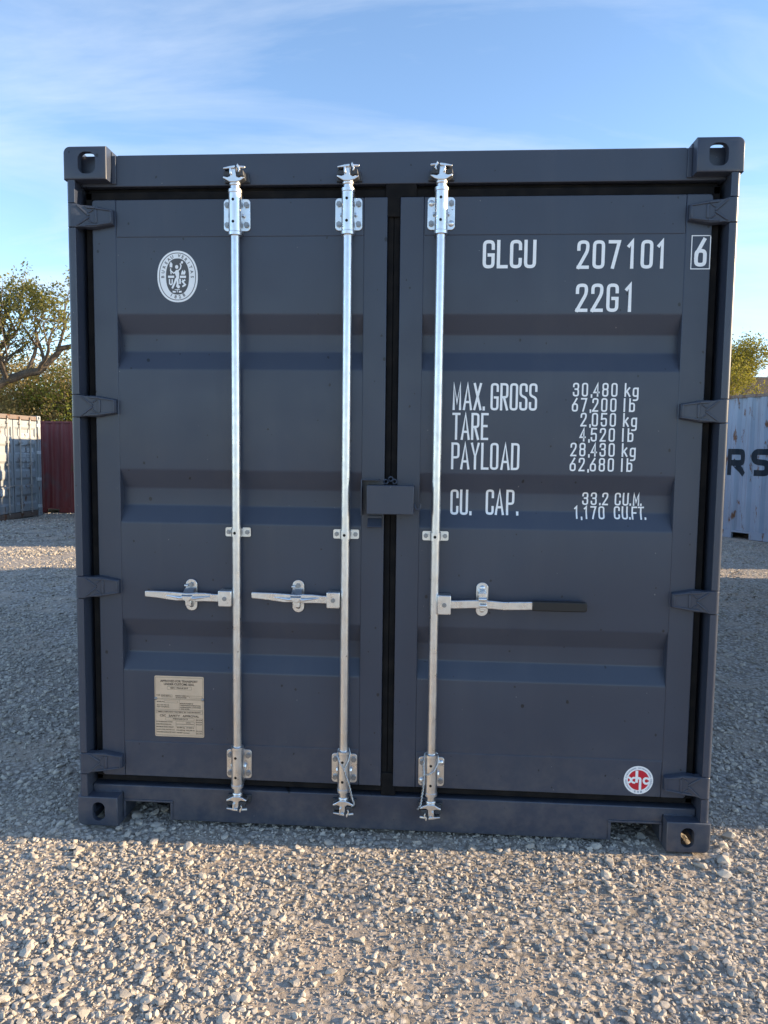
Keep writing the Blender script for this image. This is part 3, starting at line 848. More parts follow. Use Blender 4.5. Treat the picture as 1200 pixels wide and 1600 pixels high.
def locking_bar(x, label, mir=False, domes_u=(), domes_l=()):
    bar = MB().lathe_z(x, BY, [(.0165, .150), (.0168, .155), (.0168, 2.449), (.0165, 2.452)], 28).build("locking_bar", "galvanised_steel", box_, label=label)
    guide(bar, x, 2.353, 1, domes_u); guide(bar, x, .257, -1, domes_l); clamp(bar, x, 1.174)
    cam_end(bar, x, 2.452, True, mir); cam_end(bar, x, .150, False, mir)
    return bar
bar1 = locking_bar(-.582, "leftmost galvanised locking bar")
bar2 = locking_bar(-.166, "galvanised locking bar beside the door gap on the left leaf")
bar3 = locking_bar(.172, "galvanised locking bar on the right leaf", True, (0, 3), (1, 2))

# handles, hubs and catches
def catch(parent, x, z0, z1, closed):
    zc = (z0 + z1) / 2
    mb = MB(); mb.prism(rrect(x - .0225, x + .0225, z0, z1, .0215, 7), .0440, .0499); mb.build("handle_catch", "zinc_plate", parent, bevel=.0012)
    b_ = MB(); dome(b_, x, .044, z1 - .021, .011, .008) if closed else bolt(b_, x, .044, z1 - .021, .010, .007)
    b_.build("catch_rivet", "zinc_plate" if closed else "bolt_steel", parent); b_ = MB()
    dome(b_, x, .044, z0 + .022, .009, .006); b_.build("catch_rivet", "zinc_plate" if closed else "bolt_steel", parent)
    mb = MB()
    if closed:      # small rolled loops over the flat handle
        mb.box(x - .017, x + .013, -.010, .044, zc + .008, zc + .034); mb.cyl((x - .016, -.010, zc + .010), (x + .013, -.010, zc + .010), .008, 12)
        mb.box(x - .012, x + .014, -.008, .044, zc - .030, zc - .012); mb.cyl((x - .012, -.008, zc - .014), (x + .014, -.008, zc - .014), .007, 12)
    else:           # hinged flap hanging over the handle, and the fixed lug below it
        mb.add([(x - .020, .030, zc + .030), (x + .018, .030, zc + .030), (x + .022, -.016, zc + .004), (x - .022, -.016, zc + .004),
                (x - .018, .036, zc + .026), (x + .016, .036, zc + .026), (x + .020, -.008, zc - .002), (x - .020, -.008, zc - .002)],
               [(0, 1, 2, 3), (7, 6, 5, 4), (0, 4, 5, 1), (1, 5, 6, 2), (2, 6, 7, 3), (3, 7, 4, 0)])
        mb.prism([(x - .020, zc + .006), (x - .014, zc - .008), (x - .004, zc - .013), (x + .008, zc - .012), (x + .018, zc - .004), (x + .021, zc + .006)], -.017, -.011)
        mb.box(x - .010, x + .013, .0, .044, zc - .034, zc - .014)
        mb.cyl((x - .024, .034, zc + .038), (x - .010, .034, zc + .038), .005, 8)
    mb.build("catch_flap", "zinc_plate", parent, bevel=.0015)
def handle(parent, xs, zs, h, hub, cx, cz, flip, grip=None):
    x0, x1, z0, z1 = hub
    mb = MB(); mb.prism(rrect(x0, x1, z0, z1, .005, 3), -.008, .040)
    mb.build("handle_hub", "zinc_plate", parent, bevel=.003)
    b_ = MB(); bolt(b_, (x0 + x1) / 2, -.008, (z0 + z1) / 2, .0085, .003, 12); b_.build("hub_rivet", "bolt_steel", parent)
    mb = MB(); n = len(xs); vs_ = []
    for x, z, (hh, yy, th) in zip(xs, zs, h): vs_ += [(x, yy, z - hh), (x, yy, z + hh), (x, yy + th, z + hh), (x, yy + th, z - hh)]
    fs = [(0, 3, 2, 1), (4 * n - 4, 4 * n - 3, 4 * n - 2, 4 * n - 1)]
    for i in range(n - 1):
        for k in range(4): fs.append((4 * i + k, 4 * i + (k + 1) % 4, 4 * i + 4 + (k + 1) % 4, 4 * i + 4 + k))
    mb.add(vs_, fs); mb.build("door_handle", "zinc_plate", parent, bevel=.003)
    if grip:
        g = MB(); a, b, gz0, gz1 = grip; g.prism(rrect(a, b, gz0, gz1, .010, 4, (0, 1, 1, 0)), -.006, .016); g.build("grip_sleeve", "black_grip", parent, bevel=.004)
    catch(parent, cx, cz[0], cz[1], bool(grip))
HP = lambda: None
def left_handle(parent, hub, tip, zc, cx, cz):
    x0 = hub[0]; L_ = x0 - tip
    xs = [x0 + .004, x0 - .02, x0 - .055, x0 - .085, cx, cx - .045, cx - .085, tip + .05, tip + .004, tip]
    zs = [zc, zc, zc + .003, zc + .004, zc + .005, zc + .005, zc + .006, zc + .008, zc + .010, zc + .010]
    hs = [(.015, .010, .010), (.015, .010, .010), (.0165, .004, .012), (.017, -.004, .014), (.014, -.006, .014), (.0165, -.004, .014), (.0155, .006, .011), (.0135, .010, .010), (.012, .010, .010), (.009, .010, .010)]
    handle(parent, xs, zs, hs, hub, cx, cz, False)
    # swaged groove ridge along the gripping part
    mb = MB(); mb.tube([(cx + .085, .004, zc + .006), (cx + .03, -.010, zc + .001), (cx - .03, -.010, zc + .002), (cx - .085, .006, zc + .006)], [.002, .006, .006, .002], 8); mb.build("handle_ridge", "galvanised_steel", parent)
left_handle(bar1, (-.648, -.597, .893, .954), -.940, .922, -.767, (.864, .987))
left_handle(bar2, (-.233, -.183, .897, .958), -.524, .926, -.349, (.868, .993))
xs = [.230, .250, .275, .315, .350, .385, .43, .50, .56]
zs = [.920, .920, .922, .925, .926, .924, .920, .922, .924]
hs = [(.0155, .008, .010)] * 2 + [(.0155, .004, .010), (.0155, .0, .010), (.0155, -.001, .010), (.0155, .0, .010), (.0155, .004, .010), (.0155, .005, .010), (.0150, .005, .010)]
handle(bar3, xs, zs, hs, (.184, .234, .884, .957), .352, (.872, 1.000), True, (.535, .734, .906, .943))

# lock box over the door gap
mb = MB(); t_ = .004; x0, x1, z0, z1, yf, yb = -.083, .090, 1.258, 1.364, -.030, .0497
mb.box(x0, x1, yf, yf + t_, z0, z1); mb.box(x0, x1, yf + t_ + .0002, yb, z1 - t_, z1); mb.box(x1 - t_, x1, yf + t_ + .0002, yb, z0, z1 - t_ - .0002)
lb = mb.build("lock_box", PM, box_, bevel=.003)
mb = MB(); mb.box(-.1075, -.1035, .000, .0497, 1.250, 1.384); mb.box(-.1033, -.040, .000, .0497, 1.380, 1.384); mb.build("lock_box_flange", PM, lb, bevel=.0012)
mb = MB(); mb.tube([(.088, -.006, 1.298), (.093, -.010, 1.292), (.095, -.012, 1.283), (.101, -.012, 1.276), (.109, -.012, 1.277), (.114, -.012, 1.285), (.115, -.010, 1.296)], .0032, 8); mb.build("chain_hook", PM, lb)
for cx_, cz_ in ((-.016, 1.376), (.002, 1.386), (.016, 1.377)):
    MB().tube([(cx_ + .008 * math.cos(a), .022 + .004 * math.sin(2 * a), cz_ + .008 * math.sin(a)) for a in np.linspace(0, 2 * math.pi, 14)], .0026, 7).build("chain_link", PM, lb)
mb = MB(); mb.add([(-.083, .044, 1.240), (-.031, .044, 1.240), (-.029, .012, 1.206), (-.084, .012, 1.206), (-.083, .0495, 1.238), (-.031, .0495, 1.238), (-.029, .018, 1.202), (-.084, .018, 1.202)],
                  [(0, 3, 2, 1), (4, 5, 6, 7), (0, 1, 5, 4), (1, 2, 6, 5), (2, 3, 7, 6), (3, 0, 4, 7)])
mb.box(-.083, -.031, .040, .0497, 1.236, 1.246)
mb.build("door_stop_tab", PM, box_, bevel=.0015)

# painted-on lettering
WV = "white_vinyl"
fl = lambda x, z: FR
SM = {',': .0105, '.': .012, ' ': .018, '1': .027, 'l': .020}
def words(items, name="lettering", parent=doors[1], ymap=panel_y):
    for text, x, z, H, W, adv, sw, adj in items:
        for k, part in enumerate(text.split(' ')):
            if k: x += adj.get(' ', adv * .55)
            mb = MB(); x = letters(mb, part, x, z, H, W, adv, sw * 1.13, ymap, adj); mb.build(name, WV, parent, smooth=0)
words([("GLCU", .326, 2.159, .101, .0435, .0512, .0105, {'L': .0470}), ("207101", .665, 2.156, .101, .0435, .0555, .0105, {'1': .0500, '7': .0650})])
words([("22G1", .665, 2.003, .101, .0435, .0550, .0105, {'G': .0640})])
words([("MAX.", .227, 1.645, .100, .0305, .0355, .0075, {'A': .0385, 'M': .0380, 'X': .0345, '.': .012}), ("GROSS", .3665, 1.645, .100, .0300, .0352, .0075, {}), ("TARE", .227, 1.535, .100, .0300, .0360, .0075, {'T': .0325, 'A': .0380}), ("PAYLOAD", .2255, 1.425, .100, .0310, .0385, .0075, {'P': .0340, 'A': .0385, 'L': .0335})])
k_ = (.050, .0225, .0325, .0052)
for tx, x, z in (("30,480 kg", .666, 1.698), ("67,200 lb", .664, 1.643), ("2,050 kg", .697, 1.589), ("4,520 lb", .695, 1.534), ("28,430 kg", .664, 1.479), ("62,680 lb", .663, 1.424)):
    words([(tx, x, z, *k_, {',': .0085, ' ': .0155, '1': .028, 'l': .0200, 'k': .0290})])
words([("CU.", .2265, 1.252, .096, .0310, .0360, .0078, {'.': .02}), ("CAP.", .3600, 1.254, .096, .0310, .0380, .0078, {'A': .0420, 'C': .0345})])
words([("33.2", .720, 1.297, .048, .0225, .0315, .0052, {'.': .0105}), ("CU.M.", .840, 1.297, .048, .0225, .0290, .0052, {'U': .0260, '.': .0120, 'M': .0270})])
words([("1,170", .690, 1.245, .048, .0225, .0300, .0052, {'1': .0250, ',': .0110}), ("CU.FT.", .838, 1.246, .048, .0225, .0290, .0052, {'U': .0260, '.': .0100, 'F': .0230, 'T': .0240})])
mb = MB(); letters(mb, "6", 1.0785, 2.162, .100, .0435, .05, .0130, fl)
a, b, c_, d_ = 1.0680, 1.1330, 2.154, 2.270
for P_ in ([(a, c_), (b, c_)], [(b, c_), (b, d_)], [(b, d_), (a, d_)], [(a, d_), (a, c_)]): ribbon(mb, P_, .0032, False, fl, .0010 + .0001 * len(mb.v) % .0005)
mb.build("check_digit", WV, doors[1], smooth=0)

# oval class-society emblem
ex, ez = -.8115, 2.1335
badge = MB().prism(ellipse(ex, ez, .0775, .0945, 64, 2.15), PA - .0010, PA - .0001).build("class_emblem", WV, box_, smooth=0, label="white oval emblem sticker with a standing figure")
def ring_mb(a0, b0, a1, b1, y, e=2.15, n=64):
    A, B = ellipse(ex, ez, a0, b0, n, e), ellipse(ex, ez, a1, b1, n, e)
    mb = MB(); mb.add([(x, y, z) for x, z in A] + [(x, y, z) for x, z in B], [(i, (i + 1) % n, n + (i + 1) % n, n + i) for i in range(n)]); return mb
mb = ring_mb(.0705, .0875, .0680, .0850, PA - .0014)
mb.prism(ellipse(ex, ez, .0440, .0665, 56, 2.35), PA - .0014, PA - .0011)
mb.build("emblem_field", "sticker_dark", badge, smooth=0)
mb = MB()
def on_oval(text, a0, a1, A, B, size, flip=False):
    for i, ch in enumerate(text):
        a = math.radians(a0 + (a1 - a0) * i / max(1, len(text) - 1))
        if ch == ' ': continue
        x, z = ex + A * math.cos(a), ez + B * math.sin(a)
        nrm = math.atan2(math.sin(a) / B, math.cos(a) / A)
        print_text(mb, ch, x, z, size, PA - .0016, None, nrm - math.pi / 2 if not flip else nrm + math.pi / 2)
on_oval("BUREAU VERITAS", 181, -1, .0560, .0760, .0155)
on_oval("1828", 244, 296, .0550, .0760, .0165, True)
mb.build("emblem_lettering", "sticker_dark", badge, smooth=0)
mb = MB(); ym = lambda x, z: PA; s_ = .155 / 850; c0 = (628, 705)
def G(pts): return [(ex + (x - c0[0]) * s_, ez - (y - c0[1]) * s_ * 1.0) for x, y in pts]
lf = [0]
def fig(pts, w, cap=False):
    lf[0] += 1; ribbon(mb, G(pts), w * s_, False, ym, .0016 + .00008 * lf[0], .01, cap)
mb.prism(G([(585, 590), (575, 650), (600, 700), (590, 760), (625, 790), (660, 740), (665, 640), (650, 575), (610, 570)]), PA - .0018, PA - .0015)
mb.prism(ellipse(*G([(614, 512)])[0], .0062, .0072, 16), PA - .0019, PA - .0015)
mb.prism(ellipse(*G([(725, 420)])[0], .0045, .0050, 14), PA - .0019, PA - .0015)
fig([(640, 590), (690, 545), (705, 490), (685, 440)], 24); fig([(600, 600), (550, 640), (475, 575)], 24)
fig([(495, 660), (485, 540)], 22); mb.prism(G([(470, 520), (520, 520), (525, 450), (490, 405), (465, 460)]), PA - .0019, PA - .0015)
fig([(600, 740), (570, 830), (515, 945)], 40); fig([(625, 760), (632, 850), (615, 915)], 42)
mb.prism(ellipse(*G([(645, 910)])[0], .0060, .0062, 14), PA - .00185, PA - .0015)
fig([(430, 710), (560, 710)], 46); fig([(680, 712), (808, 712)], 46)
fig([(460, 755), (462, 850), (490, 870), (515, 850), (518, 760)], 26); fig([(682, 750), (682, 855)], 34)
fig([(790, 770), (735, 810), (790, 870), (730, 910)], 34); fig([(730, 765), (790, 900)], 16)
mb.prism(G([(700, 665), (785, 665), (800, 610), (775, 570), (760, 620), (740, 570), (715, 610)]), PA - .0019, PA - .0015)
fig([(525, 1010), (590, 1015)], 34); fig([(655, 1015), (715, 1010)], 34); fig([(570, 968), (675, 968)], 12); fig([(622, 965), (622, 1025)], 16)
mb.build("emblem_figure", WV, badge, smooth=0)

# approval data plate
px0, px1, pz0, pz1 = -.921, -.7235, .354, .599
plate = MB().prism(rrect(px0, px1, pz0, pz1, .006, 4), PA - .0022, PA - .0001).build("data_plate", "plate_beige", box_, bevel=.0006, label="beige approval data plate with small print")
mb = MB(); Y = PA - .0027; PW, PH = px1 - px0, pz1 - pz0
U = lambda u: px0 + PW * u
W_ = lambda v: pz1 - PH * v
def pr(text, u, v, wd, hgt): print_text(mb, text, U(u), W_(v), hgt, Y, wd * PW)
pr("APPROVED FOR TRANSPORT", .50, .085, .76, .0125); pr("UNDER CUSTOMS SEAL", .50, .135, .62, .0125); pr("GB/C 1706A-M 2019", .50, .195, .36, .0085)
pr("TYPE", .075, .322, .08, .0075); pr("GX2-20DK-6", .24, .328, .20, .0075); pr("MANUFACTURER'S NO.", .56, .322, .27, .0065); pr("OF THE CONTAINER", .54, .352, .22, .0065)
pr("MODEL NO.", .12, .425, .15, .0065); pr("IICL CSC NO. 22", .17, .478, .24, .0065); pr("FQC Compliance", .17, .508, .25, .0065)
pr("MANUFACTURED BY", .65, .448, .27, .0065); pr("XINHUACHANG INTERNATIONAL", .73, .478, .42, .0065); pr("INTERNATIONAL CONTAINERS", .73, .510, .42, .0065); pr("CO. LTD.", .62, .538, .18, .0065)
pr("TIMBER COMPONENT TREATMENT IM / TAILEUM 400/2019", .49, .590, .88, .0070)
pr("CSC   SAFETY   APPROVAL", .50, .655, .80, .0120); pr("F/BV/22515/19", .52, .705, .30, .0080)
for i, (tx, wd) in enumerate((("DATE MANUFACTURED", .33), ("IDENTIFICATION NO.", .31), ("MAXIMUM GROSS WEIGHT", .35), ("ALLOW. STACK. LOAD FOR 1.8 G", .37), ("TRANSVERSE RACKING TEST FORCE", .39))):
    pr(tx, .03 + wd / 2, .755 + i * .043, wd, .0062)
pr("30,480 kg   67,200 lb", .62, .845, .35, .0062); pr("192,000 kg  423,280 lb", .62, .888, .37, .0062); pr("150,000 newtons", .57, .930, .26, .0062); pr("07/19", .68, .765, .09, .0062)
for i, tx in enumerate(("FIRST EXAM", "DATE 07/24", "ACEP", "", "", "END DOOR", "OFF TEST")):
    if tx: pr(tx, .90, .715 + i * .036, .12, .0055)
def rule(u0, v0, u1, v1, w=.0007): ribbon(mb, [(U(u0), W_(v0)), (U(u1), W_(v1))], w, False, lambda x, z: PA, .0026, .05, False)
def frame(u0, v0, u1, v1):
    rule(u0, v0, u1, v0); rule(u1, v0, u1, v1); rule(u1, v1, u0, v1); rule(u0, v1, u0, v0)
frame(.02, .025, .98, .975); frame(.26, .172, .75, .220); frame(.14, .308, .36, .348); frame(.71, .318, .96, .350); rule(.02, .372, .98, .372); rule(.02, .385, .98, .385)
frame(.20, .408, .47, .440); rule(.50, .385, .50, .550); rule(.02, .550, .98, .550); frame(.03, .568, .97, .612); frame(.22, .685, .80, .728); frame(.43, .745, .80, .785); frame(.43, .790, .80, .826); frame(.84, .690, .97, .950)
mb.build("plate_print", "plate_print", plate, smooth=0)
for u in (.022, .978):
    b_ = MB(); dome(b_, U(u), PA - .002, W_(.375), .0062, .004); b_.build("plate_rivet", "bolt_steel", plate)

# round maker's sticker
rx, rz, rr_ = .9595, .2530, .0550
SY = FR + .0004
stk = MB().prism(ellipse(rx, rz, rr_, rr_, 48), SY - .0008, SY - .0001).build("round_sticker", WV, box_, smooth=0, label="small round red and white sticker near the lower right corner")
MB().prism(ellipse(rx, rz, .0395, .0395, 48), SY - .0012, SY - .0009).build("sticker_disc", "sticker_red", stk, smooth=0)
mb = MB(); lf = [0]
def sk(pts, w, closed=False, rd=True, cap=True):
    lf[0] += 1
    P_ = [(rx + (x - 565) * .1100 / 675, rz - (y - 565) * .1100 / 650) for x, y in pts]
    if rd: P_ = round_path(P_, .012, closed)
    ribbon(mb, P_, w * .1100 / 675, closed, lambda x, z: SY, .0014 + .0001 * lf[0], .01, cap)
sk([(522, 345), (522, 625)], 62, cap=False, rd=False); sk([(522, 620), (522, 520), (605, 520), (605, 800)], 56, cap=False)
sk([(312, 506), (352, 512), (382, 534), (394, 568), (382, 602), (352, 624), (312, 632)], 46, rd=False, cap=False)
sk([(490, 512), (445, 516), (414, 536), (400, 568), (414, 604), (445, 622), (490, 628)], 46, rd=False, cap=False)
sk([(806, 552), (790, 526), (755, 512), (718, 514), (692, 536), (682, 572), (692, 610), (718, 634), (757, 638), (792, 622), (808, 596)], 50, rd=False, cap=False)
mb.build("sticker_letters", WV, stk, smooth=0)
mb = MB()
ring = "CHANGZHOU XINHUACHANG INTERNATIONAL CONTAINERS"
for i, ch in enumerate(ring):
    a = math.radians(232 - 284 * i / (len(ring) - 1))
    if ch != ' ': print_text(mb, ch, rx + .0470 * math.cos(a), rz + .0470 * math.sin(a), .0075, SY - .0013, None, a - math.pi / 2)
for i, ch in enumerate("新华昌"):
    a = math.radians(256 + 14 * i); print_text(mb, ch, rx + .0470 * math.cos(a), rz + .0470 * math.sin(a), .0085, SY - .0013, None, a + math.pi / 2)
mb.build("sticker_ring_print", "sticker_blue", stk, smooth=0)

# twisted seal wires hanging on two of the bars
def twisted(path, r=.0021, turns=9):
    """two strands wound about a path"""
    P_ = [Vector(p) for p in path]; seg = []
    for i in range(len(P_) - 1):
        n = max(2, int((P_[i + 1] - P_[i]).length / .0018)); seg += [P_[i].lerp(P_[i + 1], k / n) for k in range(n)]
    seg.append(P_[-1]); mb = MB()
    for ph in (0, math.pi):
        pts = []
        for i, p_ in enumerate(seg):
            d_ = (seg[min(i + 1, len(seg) - 1)] - seg[max(i - 1, 0)]).normalized(); a = d_.cross(Vector((0, 1, 0))).normalized(); b = d_.cross(a)
            ang = ph + i * .42; pts.append(p_ + (a * math.cos(ang) + b * math.sin(ang)) * r * 1.15)
        mb.tube(pts, r, 6)
    return mb
def wire_loop(x, pts):  return MB().tube(pts, .0020, 7)
zinc("wire_steel", (0.55, 0.56, 0.57), 0.45)
def seal_wire(x, loop, tail, label):
    root = empty("seal_wire", (x, BY, .150), label=label, cat="wire", group="seal wires on the locking bars")
    inv = Vector((x, BY, .150))
    a = MB().tube([Vector(p) - inv for p in loop], .0021, 7); a.build("wire_loop", "wire_steel", root)
    b = twisted([Vector(p) - inv for p in tail]); b.build("wire_tail", "wire_steel", root)
x = -.166
seal_wire(x, [(x + .006, -.012, .275), (x - .010, -.010, .297), (x - .024, .006, .325), (x - .020, .020, .344), (x, .046, .345), (x + .020, .022, .348), (x + .027, .008, .335), (x + .022, -.004, .305), (x + .006, -.012, .275)],
          [(x + .006, -.013, .275), (x + .014, -.013, .245), (x + .024, -.008, .215), (x + .030, -.004, .185), (x + .036, .000, .155), (x + .044, .002, .134), (x + .034, .0, .124)], "twisted grey seal wire on the locking bar left of the door gap")
x = .172
seal_wire(x, [(x - .028, .006, .262), (x - .010, -.010, .266), (x + .012, -.010, .282), (x + .028, .008, .312), (x + .022, .020, .340), (x, .046, .345), (x - .026, .020, .338), (x - .030, .008, .322)],
          [(x - .028, .006, .322), (x - .031, .004, .290), (x - .028, .004, .255), (x - .030, .004, .205), (x - .036, .006, .165), (x - .040, .008, .135), (x - .050, .012, .118)], "twisted grey seal wire on the locking bar right of the door gap")

# ------------------------------------------------------------------ other containers in the yard
def worn(name, col, rust=0.4, rough=0.55, sc=1.0, patch=None):
    t = NT(name); p = t.pos()
    c = t.mix(t.rng(t.noise(1.2, 4, vec=p), .3, .7), tuple(x * .86 for x in col), tuple(min(1, x * 1.1) for x in col))
    fade = t.rng(t.noise(3.0, 5, .7, vec=t.mapping(p, (2.5, 2.5, .16))), .45, .8, 0, .5)
    c = t.mix(fade, c, tuple(x * .55 + .16 for x in col))
    if patch:
        c = t.mix(t.rng(t.noise(.8, 3, .5, vec=t.mapping(p, (1, 1, .8), (2.0, 0, .3))), .52, .56, 0, .85), c, patch)
    m1 = t.rng(t.noise(4.2 * sc, 7, .68, vec=t.mapping(p, (1.4, 1.4, .42))), .645 - .12 * rust, .68 - .10 * rust)
    m2 = t.rng(t.noise(9 * sc, 5, .6, vec=t.mapping(p, (2.2, 2.2, .10), (4, 4, 1))), .60 - .10 * rust, .74, 0, .75)
    r_ = t.mix(t.noise(30, 4, vec=p), (0.075, 0.030, 0.014), (0.21, 0.098, 0.045))
    c = t.mix(m2, c, t.mix(.45, r_, col)); c = t.mix(m1, c, r_)
    t.color(c); t.set(Roughness=rough); t.bump(t.noise(40, 3, vec=p), .15, .003)
worn("pale_blue_paint", (0.29, 0.36, 0.46), .66)
worn("maroon_paint", (0.20, 0.032, 0.034), .15, patch=(0.15, 0.085, 0.085))
worn("grey_blue_paint", (0.33, 0.355, 0.37), .40)
worn("rust_brown_paint", (0.20, 0.08, 0.05), .4)
worn("green_paint", (0.05, 0.12, 0.09), .2)
worn("rail_rust", (0.20, 0.15, 0.12), .9)
flat("navy_letter", (0.009, 0.018, 0.030), .8)
flat("faded_white", (0.62, 0.64, 0.65), .6)
def yard_container(loc, rz, mat, label, doors_on=False, rail=None, name="shipping_container"):
    """origin at the middle of the door end (y=0), the box runs towards +y"""
    e = empty(name, loc, rz, label, "container", "other shipping containers in the yard")
    castings(e, mat)
    for sx in (-1, 1):
        for ya, yb in ((.004, .17), (LEN - .17, LEN - .004)):
            MB().box(min(sx * 1.215, sx * 1.10), max(sx * 1.215, sx * 1.10), ya, yb, .119, 2.472).build("corner_post", mat, e, bevel=.006)
        side_sheet(sx * 1.213, sx, .172, LEN - .172, .160, 2.530, 21).build("side_wall", mat, e, smooth=20)
        MB().box(sx * 1.19 - .028, sx * 1.19 + .028, .179, LEN - .179, 2.531, 2.586).build("top_rail", rail or mat, e, bevel=.004)
        rl = [(.179, .02), (1.80, .02), (1.80, .125), (2.16, .125), (2.16, .02), (3.90, .02), (3.90, .125), (4.26, .125), (4.26, .02), (LEN - .179, .02), (LEN - .179, .159), (.179, .159)]
        n = len(rl); mb = MB(); xa, xb = sx * 1.19 - .026, sx * 1.19 + .026
        mb.add([(xa, y, z) for y, z in rl] + [(xb, y, z) for y, z in rl], [tuple(range(n)), tuple(range(2 * n - 1, n - 1, -1))] + [(i, i + n, (i + 1) % n + n, (i + 1) % n) for i in range(n)])
        mb.build("bottom_rail", mat, e)
    mb = MB(); P = corrugated(20, (LEN - .34) / 20, .02); vs_ = [(x, .17 + u, 2.584 - d) for x in (-1.163, 1.163) for u, d in P]; m = len(P)
    mb.add(vs_, [(i, i + 1, m + i + 1, m + i) for i in range(m - 1)]); mb.build("roof", mat, e, smooth=20)
    def ends(y, sg, nm):
        mb = MB(); P = corrugated(9, 2.20 / 9, .045); vs_ = [(-1.10 + u, y + sg * d, z) for z in (.12, 2.50) for u, d in P]; m = len(P)
        mb.add(vs_, [(i, i + 1, m + i + 1, m + i) for i in range(m - 1)]); mb.build(nm, mat, e, smooth=20)
    ends(LEN - .03, -1, "end_wall")
    MB().box(-1.057, 1.057, .03, .13, 2.47, 2.575).build("door_header", rail or mat, e, bevel=.004)
    MB().box(-1.057, 1.057, .03, .13, .015, .145).build("door_sill", "rail_rust" if doors_on else mat, e, bevel=.004)
    MB().box(-1.15, 1.15, .19, LEN - .19, .1255, .158).build("floor", mat, e)
    if not doors_on: ends(.03, 1, "end_wall"); return e
    for sx in (-1, 1):
        a, b = sorted((sx * .016, sx * 1.085))
        zz = [.16]; yy = [.052]
        for k in range(5):
            z0 = .34 + k * .42; zz += [z0, z0 + .06, z0 + .20, z0 + .26]; yy += [.052, .088, .088, .052]
        zz.append(2.45); yy.append(.052); mb = MB()
        mb.add([(x, y, z) for z, y in zip(zz, yy) for x in (a, b)], [(2 * i, 2 * i + 1, 2 * i + 3, 2 * i + 2) for i in range(len(zz) - 1)])
        d = mb.build("door", mat, e, smooth=20)
        for xa, xb in ((.016, .085), (1.01, 1.085)):
            MB().box(min(sx * xa, sx * xb), max(sx * xa, sx * xb), .046, .10, .16, 2.45).build("door_frame", mat, d, bevel=.003)
        MB().box(min(sx * 1.0855, sx * 1.11), max(sx * 1.0855, sx * 1.11), .060, .12, .16, 2.45).build("gasket", "rubber", d)
        for z0, z1 in HZ: MB().box(min(sx * 1.06, sx * 1.195), max(sx * 1.06, sx * 1.195), -.002, .045, z0, z1).build("hinge", "faded_white", e, bevel=.004)
        for xb in (.27, .74):
            br = MB().cyl((sx * xb, .018, .09), (sx * xb, .018, 2.53), .017, 12).build("locking_bar", "galvanised_old", e)
            for z in (.20, .78, 1.35, 1.9, 2.38):
                MB().box(sx * xb - .05, sx * xb + .05, -.004, .045, z - .03, z + .03).build("bearing_bracket", "galvanised_old", br, bevel=.004)
            for z in (.10, 2.51): MB().box(sx * xb - .035, sx * xb + .035, -.008, .03, z - .03, z + .03).build("locking_cam", "rail_rust", br, bevel=.006)
            MB().prism([(sx * xb, .80), (sx * (xb) + .28 * -sx, .83), (sx * xb + .28 * -sx, .855), (sx * xb, .835)] if sx < 0 else [(sx * xb - .28, .83), (sx * xb, .80), (sx * xb, .835), (sx * xb - .28, .855)], -.006, .004).build("door_handle", "galvanised_old", br)
    MB().box(-.015, .015, .055, .12, .16, 2.45).build("gasket", "rubber", e)
    return e
zinc("galvanised_old", (0.50, 0.47, 0.44), 0.6, .6)
# grey one, doors towards +x, at the left edge of the view
g = yard_container((-10.1, 14.90, gh1(-10.1, 14.9) - .0), math.pi / 2, "grey_blue_paint", "weathered grey-blue container showing its door end, left of the maroon one", True, "rail_rust")
ypan = lambda x, z: .046
for tx, x_, z_, H in (("CU", .36, 2.02, .11), ("205", .56, 2.02, .11), ("22G1", .36, 1.84, .11), ("MAX", .33, 1.66, .10), ("TARE", .33, 1.53, .10), ("PAY", .33, 1.40, .10), ("CU.", .33, 1.27, .10), ("30480", .60, 1.66, .10), ("2050", .60, 1.53, .10), ("28430", .60, 1.40, .10), ("33.2", .60, 1.27, .10)):
    mb = MB(); letters(mb, tx, x_, z_, H, H * .48, H * .62, H * .15, ypan); mb.build("lettering", "faded_white", g, smooth=0)
MB().box(-.62, -.40, .042, .0455, .60, .75).build("data_plate", "faded_white", g)
# maroon one behind it, side wall to the camera
yard_container((-6.44, 18.66, gh1(-9.5, 18.0)), math.pi / 2, "maroon_paint", "maroon container with faded corrugated side, under the tree on the left")
# pale blue one on the right
d_ = Vector((.508, -.861)).normalized(); p0 = Vector((5.51, 11.17))
# door end lies towards the right end of the visible side: local +y runs along -d_, the visible side is local -x
st = p0 - d_ * (1.80 + .16 - .32) + d_ * LEN
nrm = Vector((-d_.y, d_.x)) * -1      # outward normal of the visible wall
if nrm.x > 0: nrm = -nrm
org = st - nrm * 1.219
rz = math.atan2(d_.x, -d_.y)          # local +y -> -d_
b = yard_container((org.x, org.y, gh1(6, 10.6)), rz, "pale_blue_paint", "pale blue rust-streaked container with large dark letters, at the right edge", False, "rail_rust")
Pc = corrugated(21, (LEN - .344) / 21, .036); cu_, cd_ = [.172 + u for u, _ in Pc], [d for _, d in Pc]
def wall_depth(u): return float(np.interp(u, cu_, cd_))
BIGR = [([(0, 1), (1, 1), (1, .46), (0, .46)], 1), ([(.42, .46), (1, 0)], 0), ([(0, 1), (0, 0)], 0)]
BIGS = [([(1, 1), (0, 1), (0, .54), (1, .48), (1, 0), (0, 0)], 1)]
sgn_x = -1 if (Matrix.Rotation(-rz, 2) @ nrm).x < 0 else 1
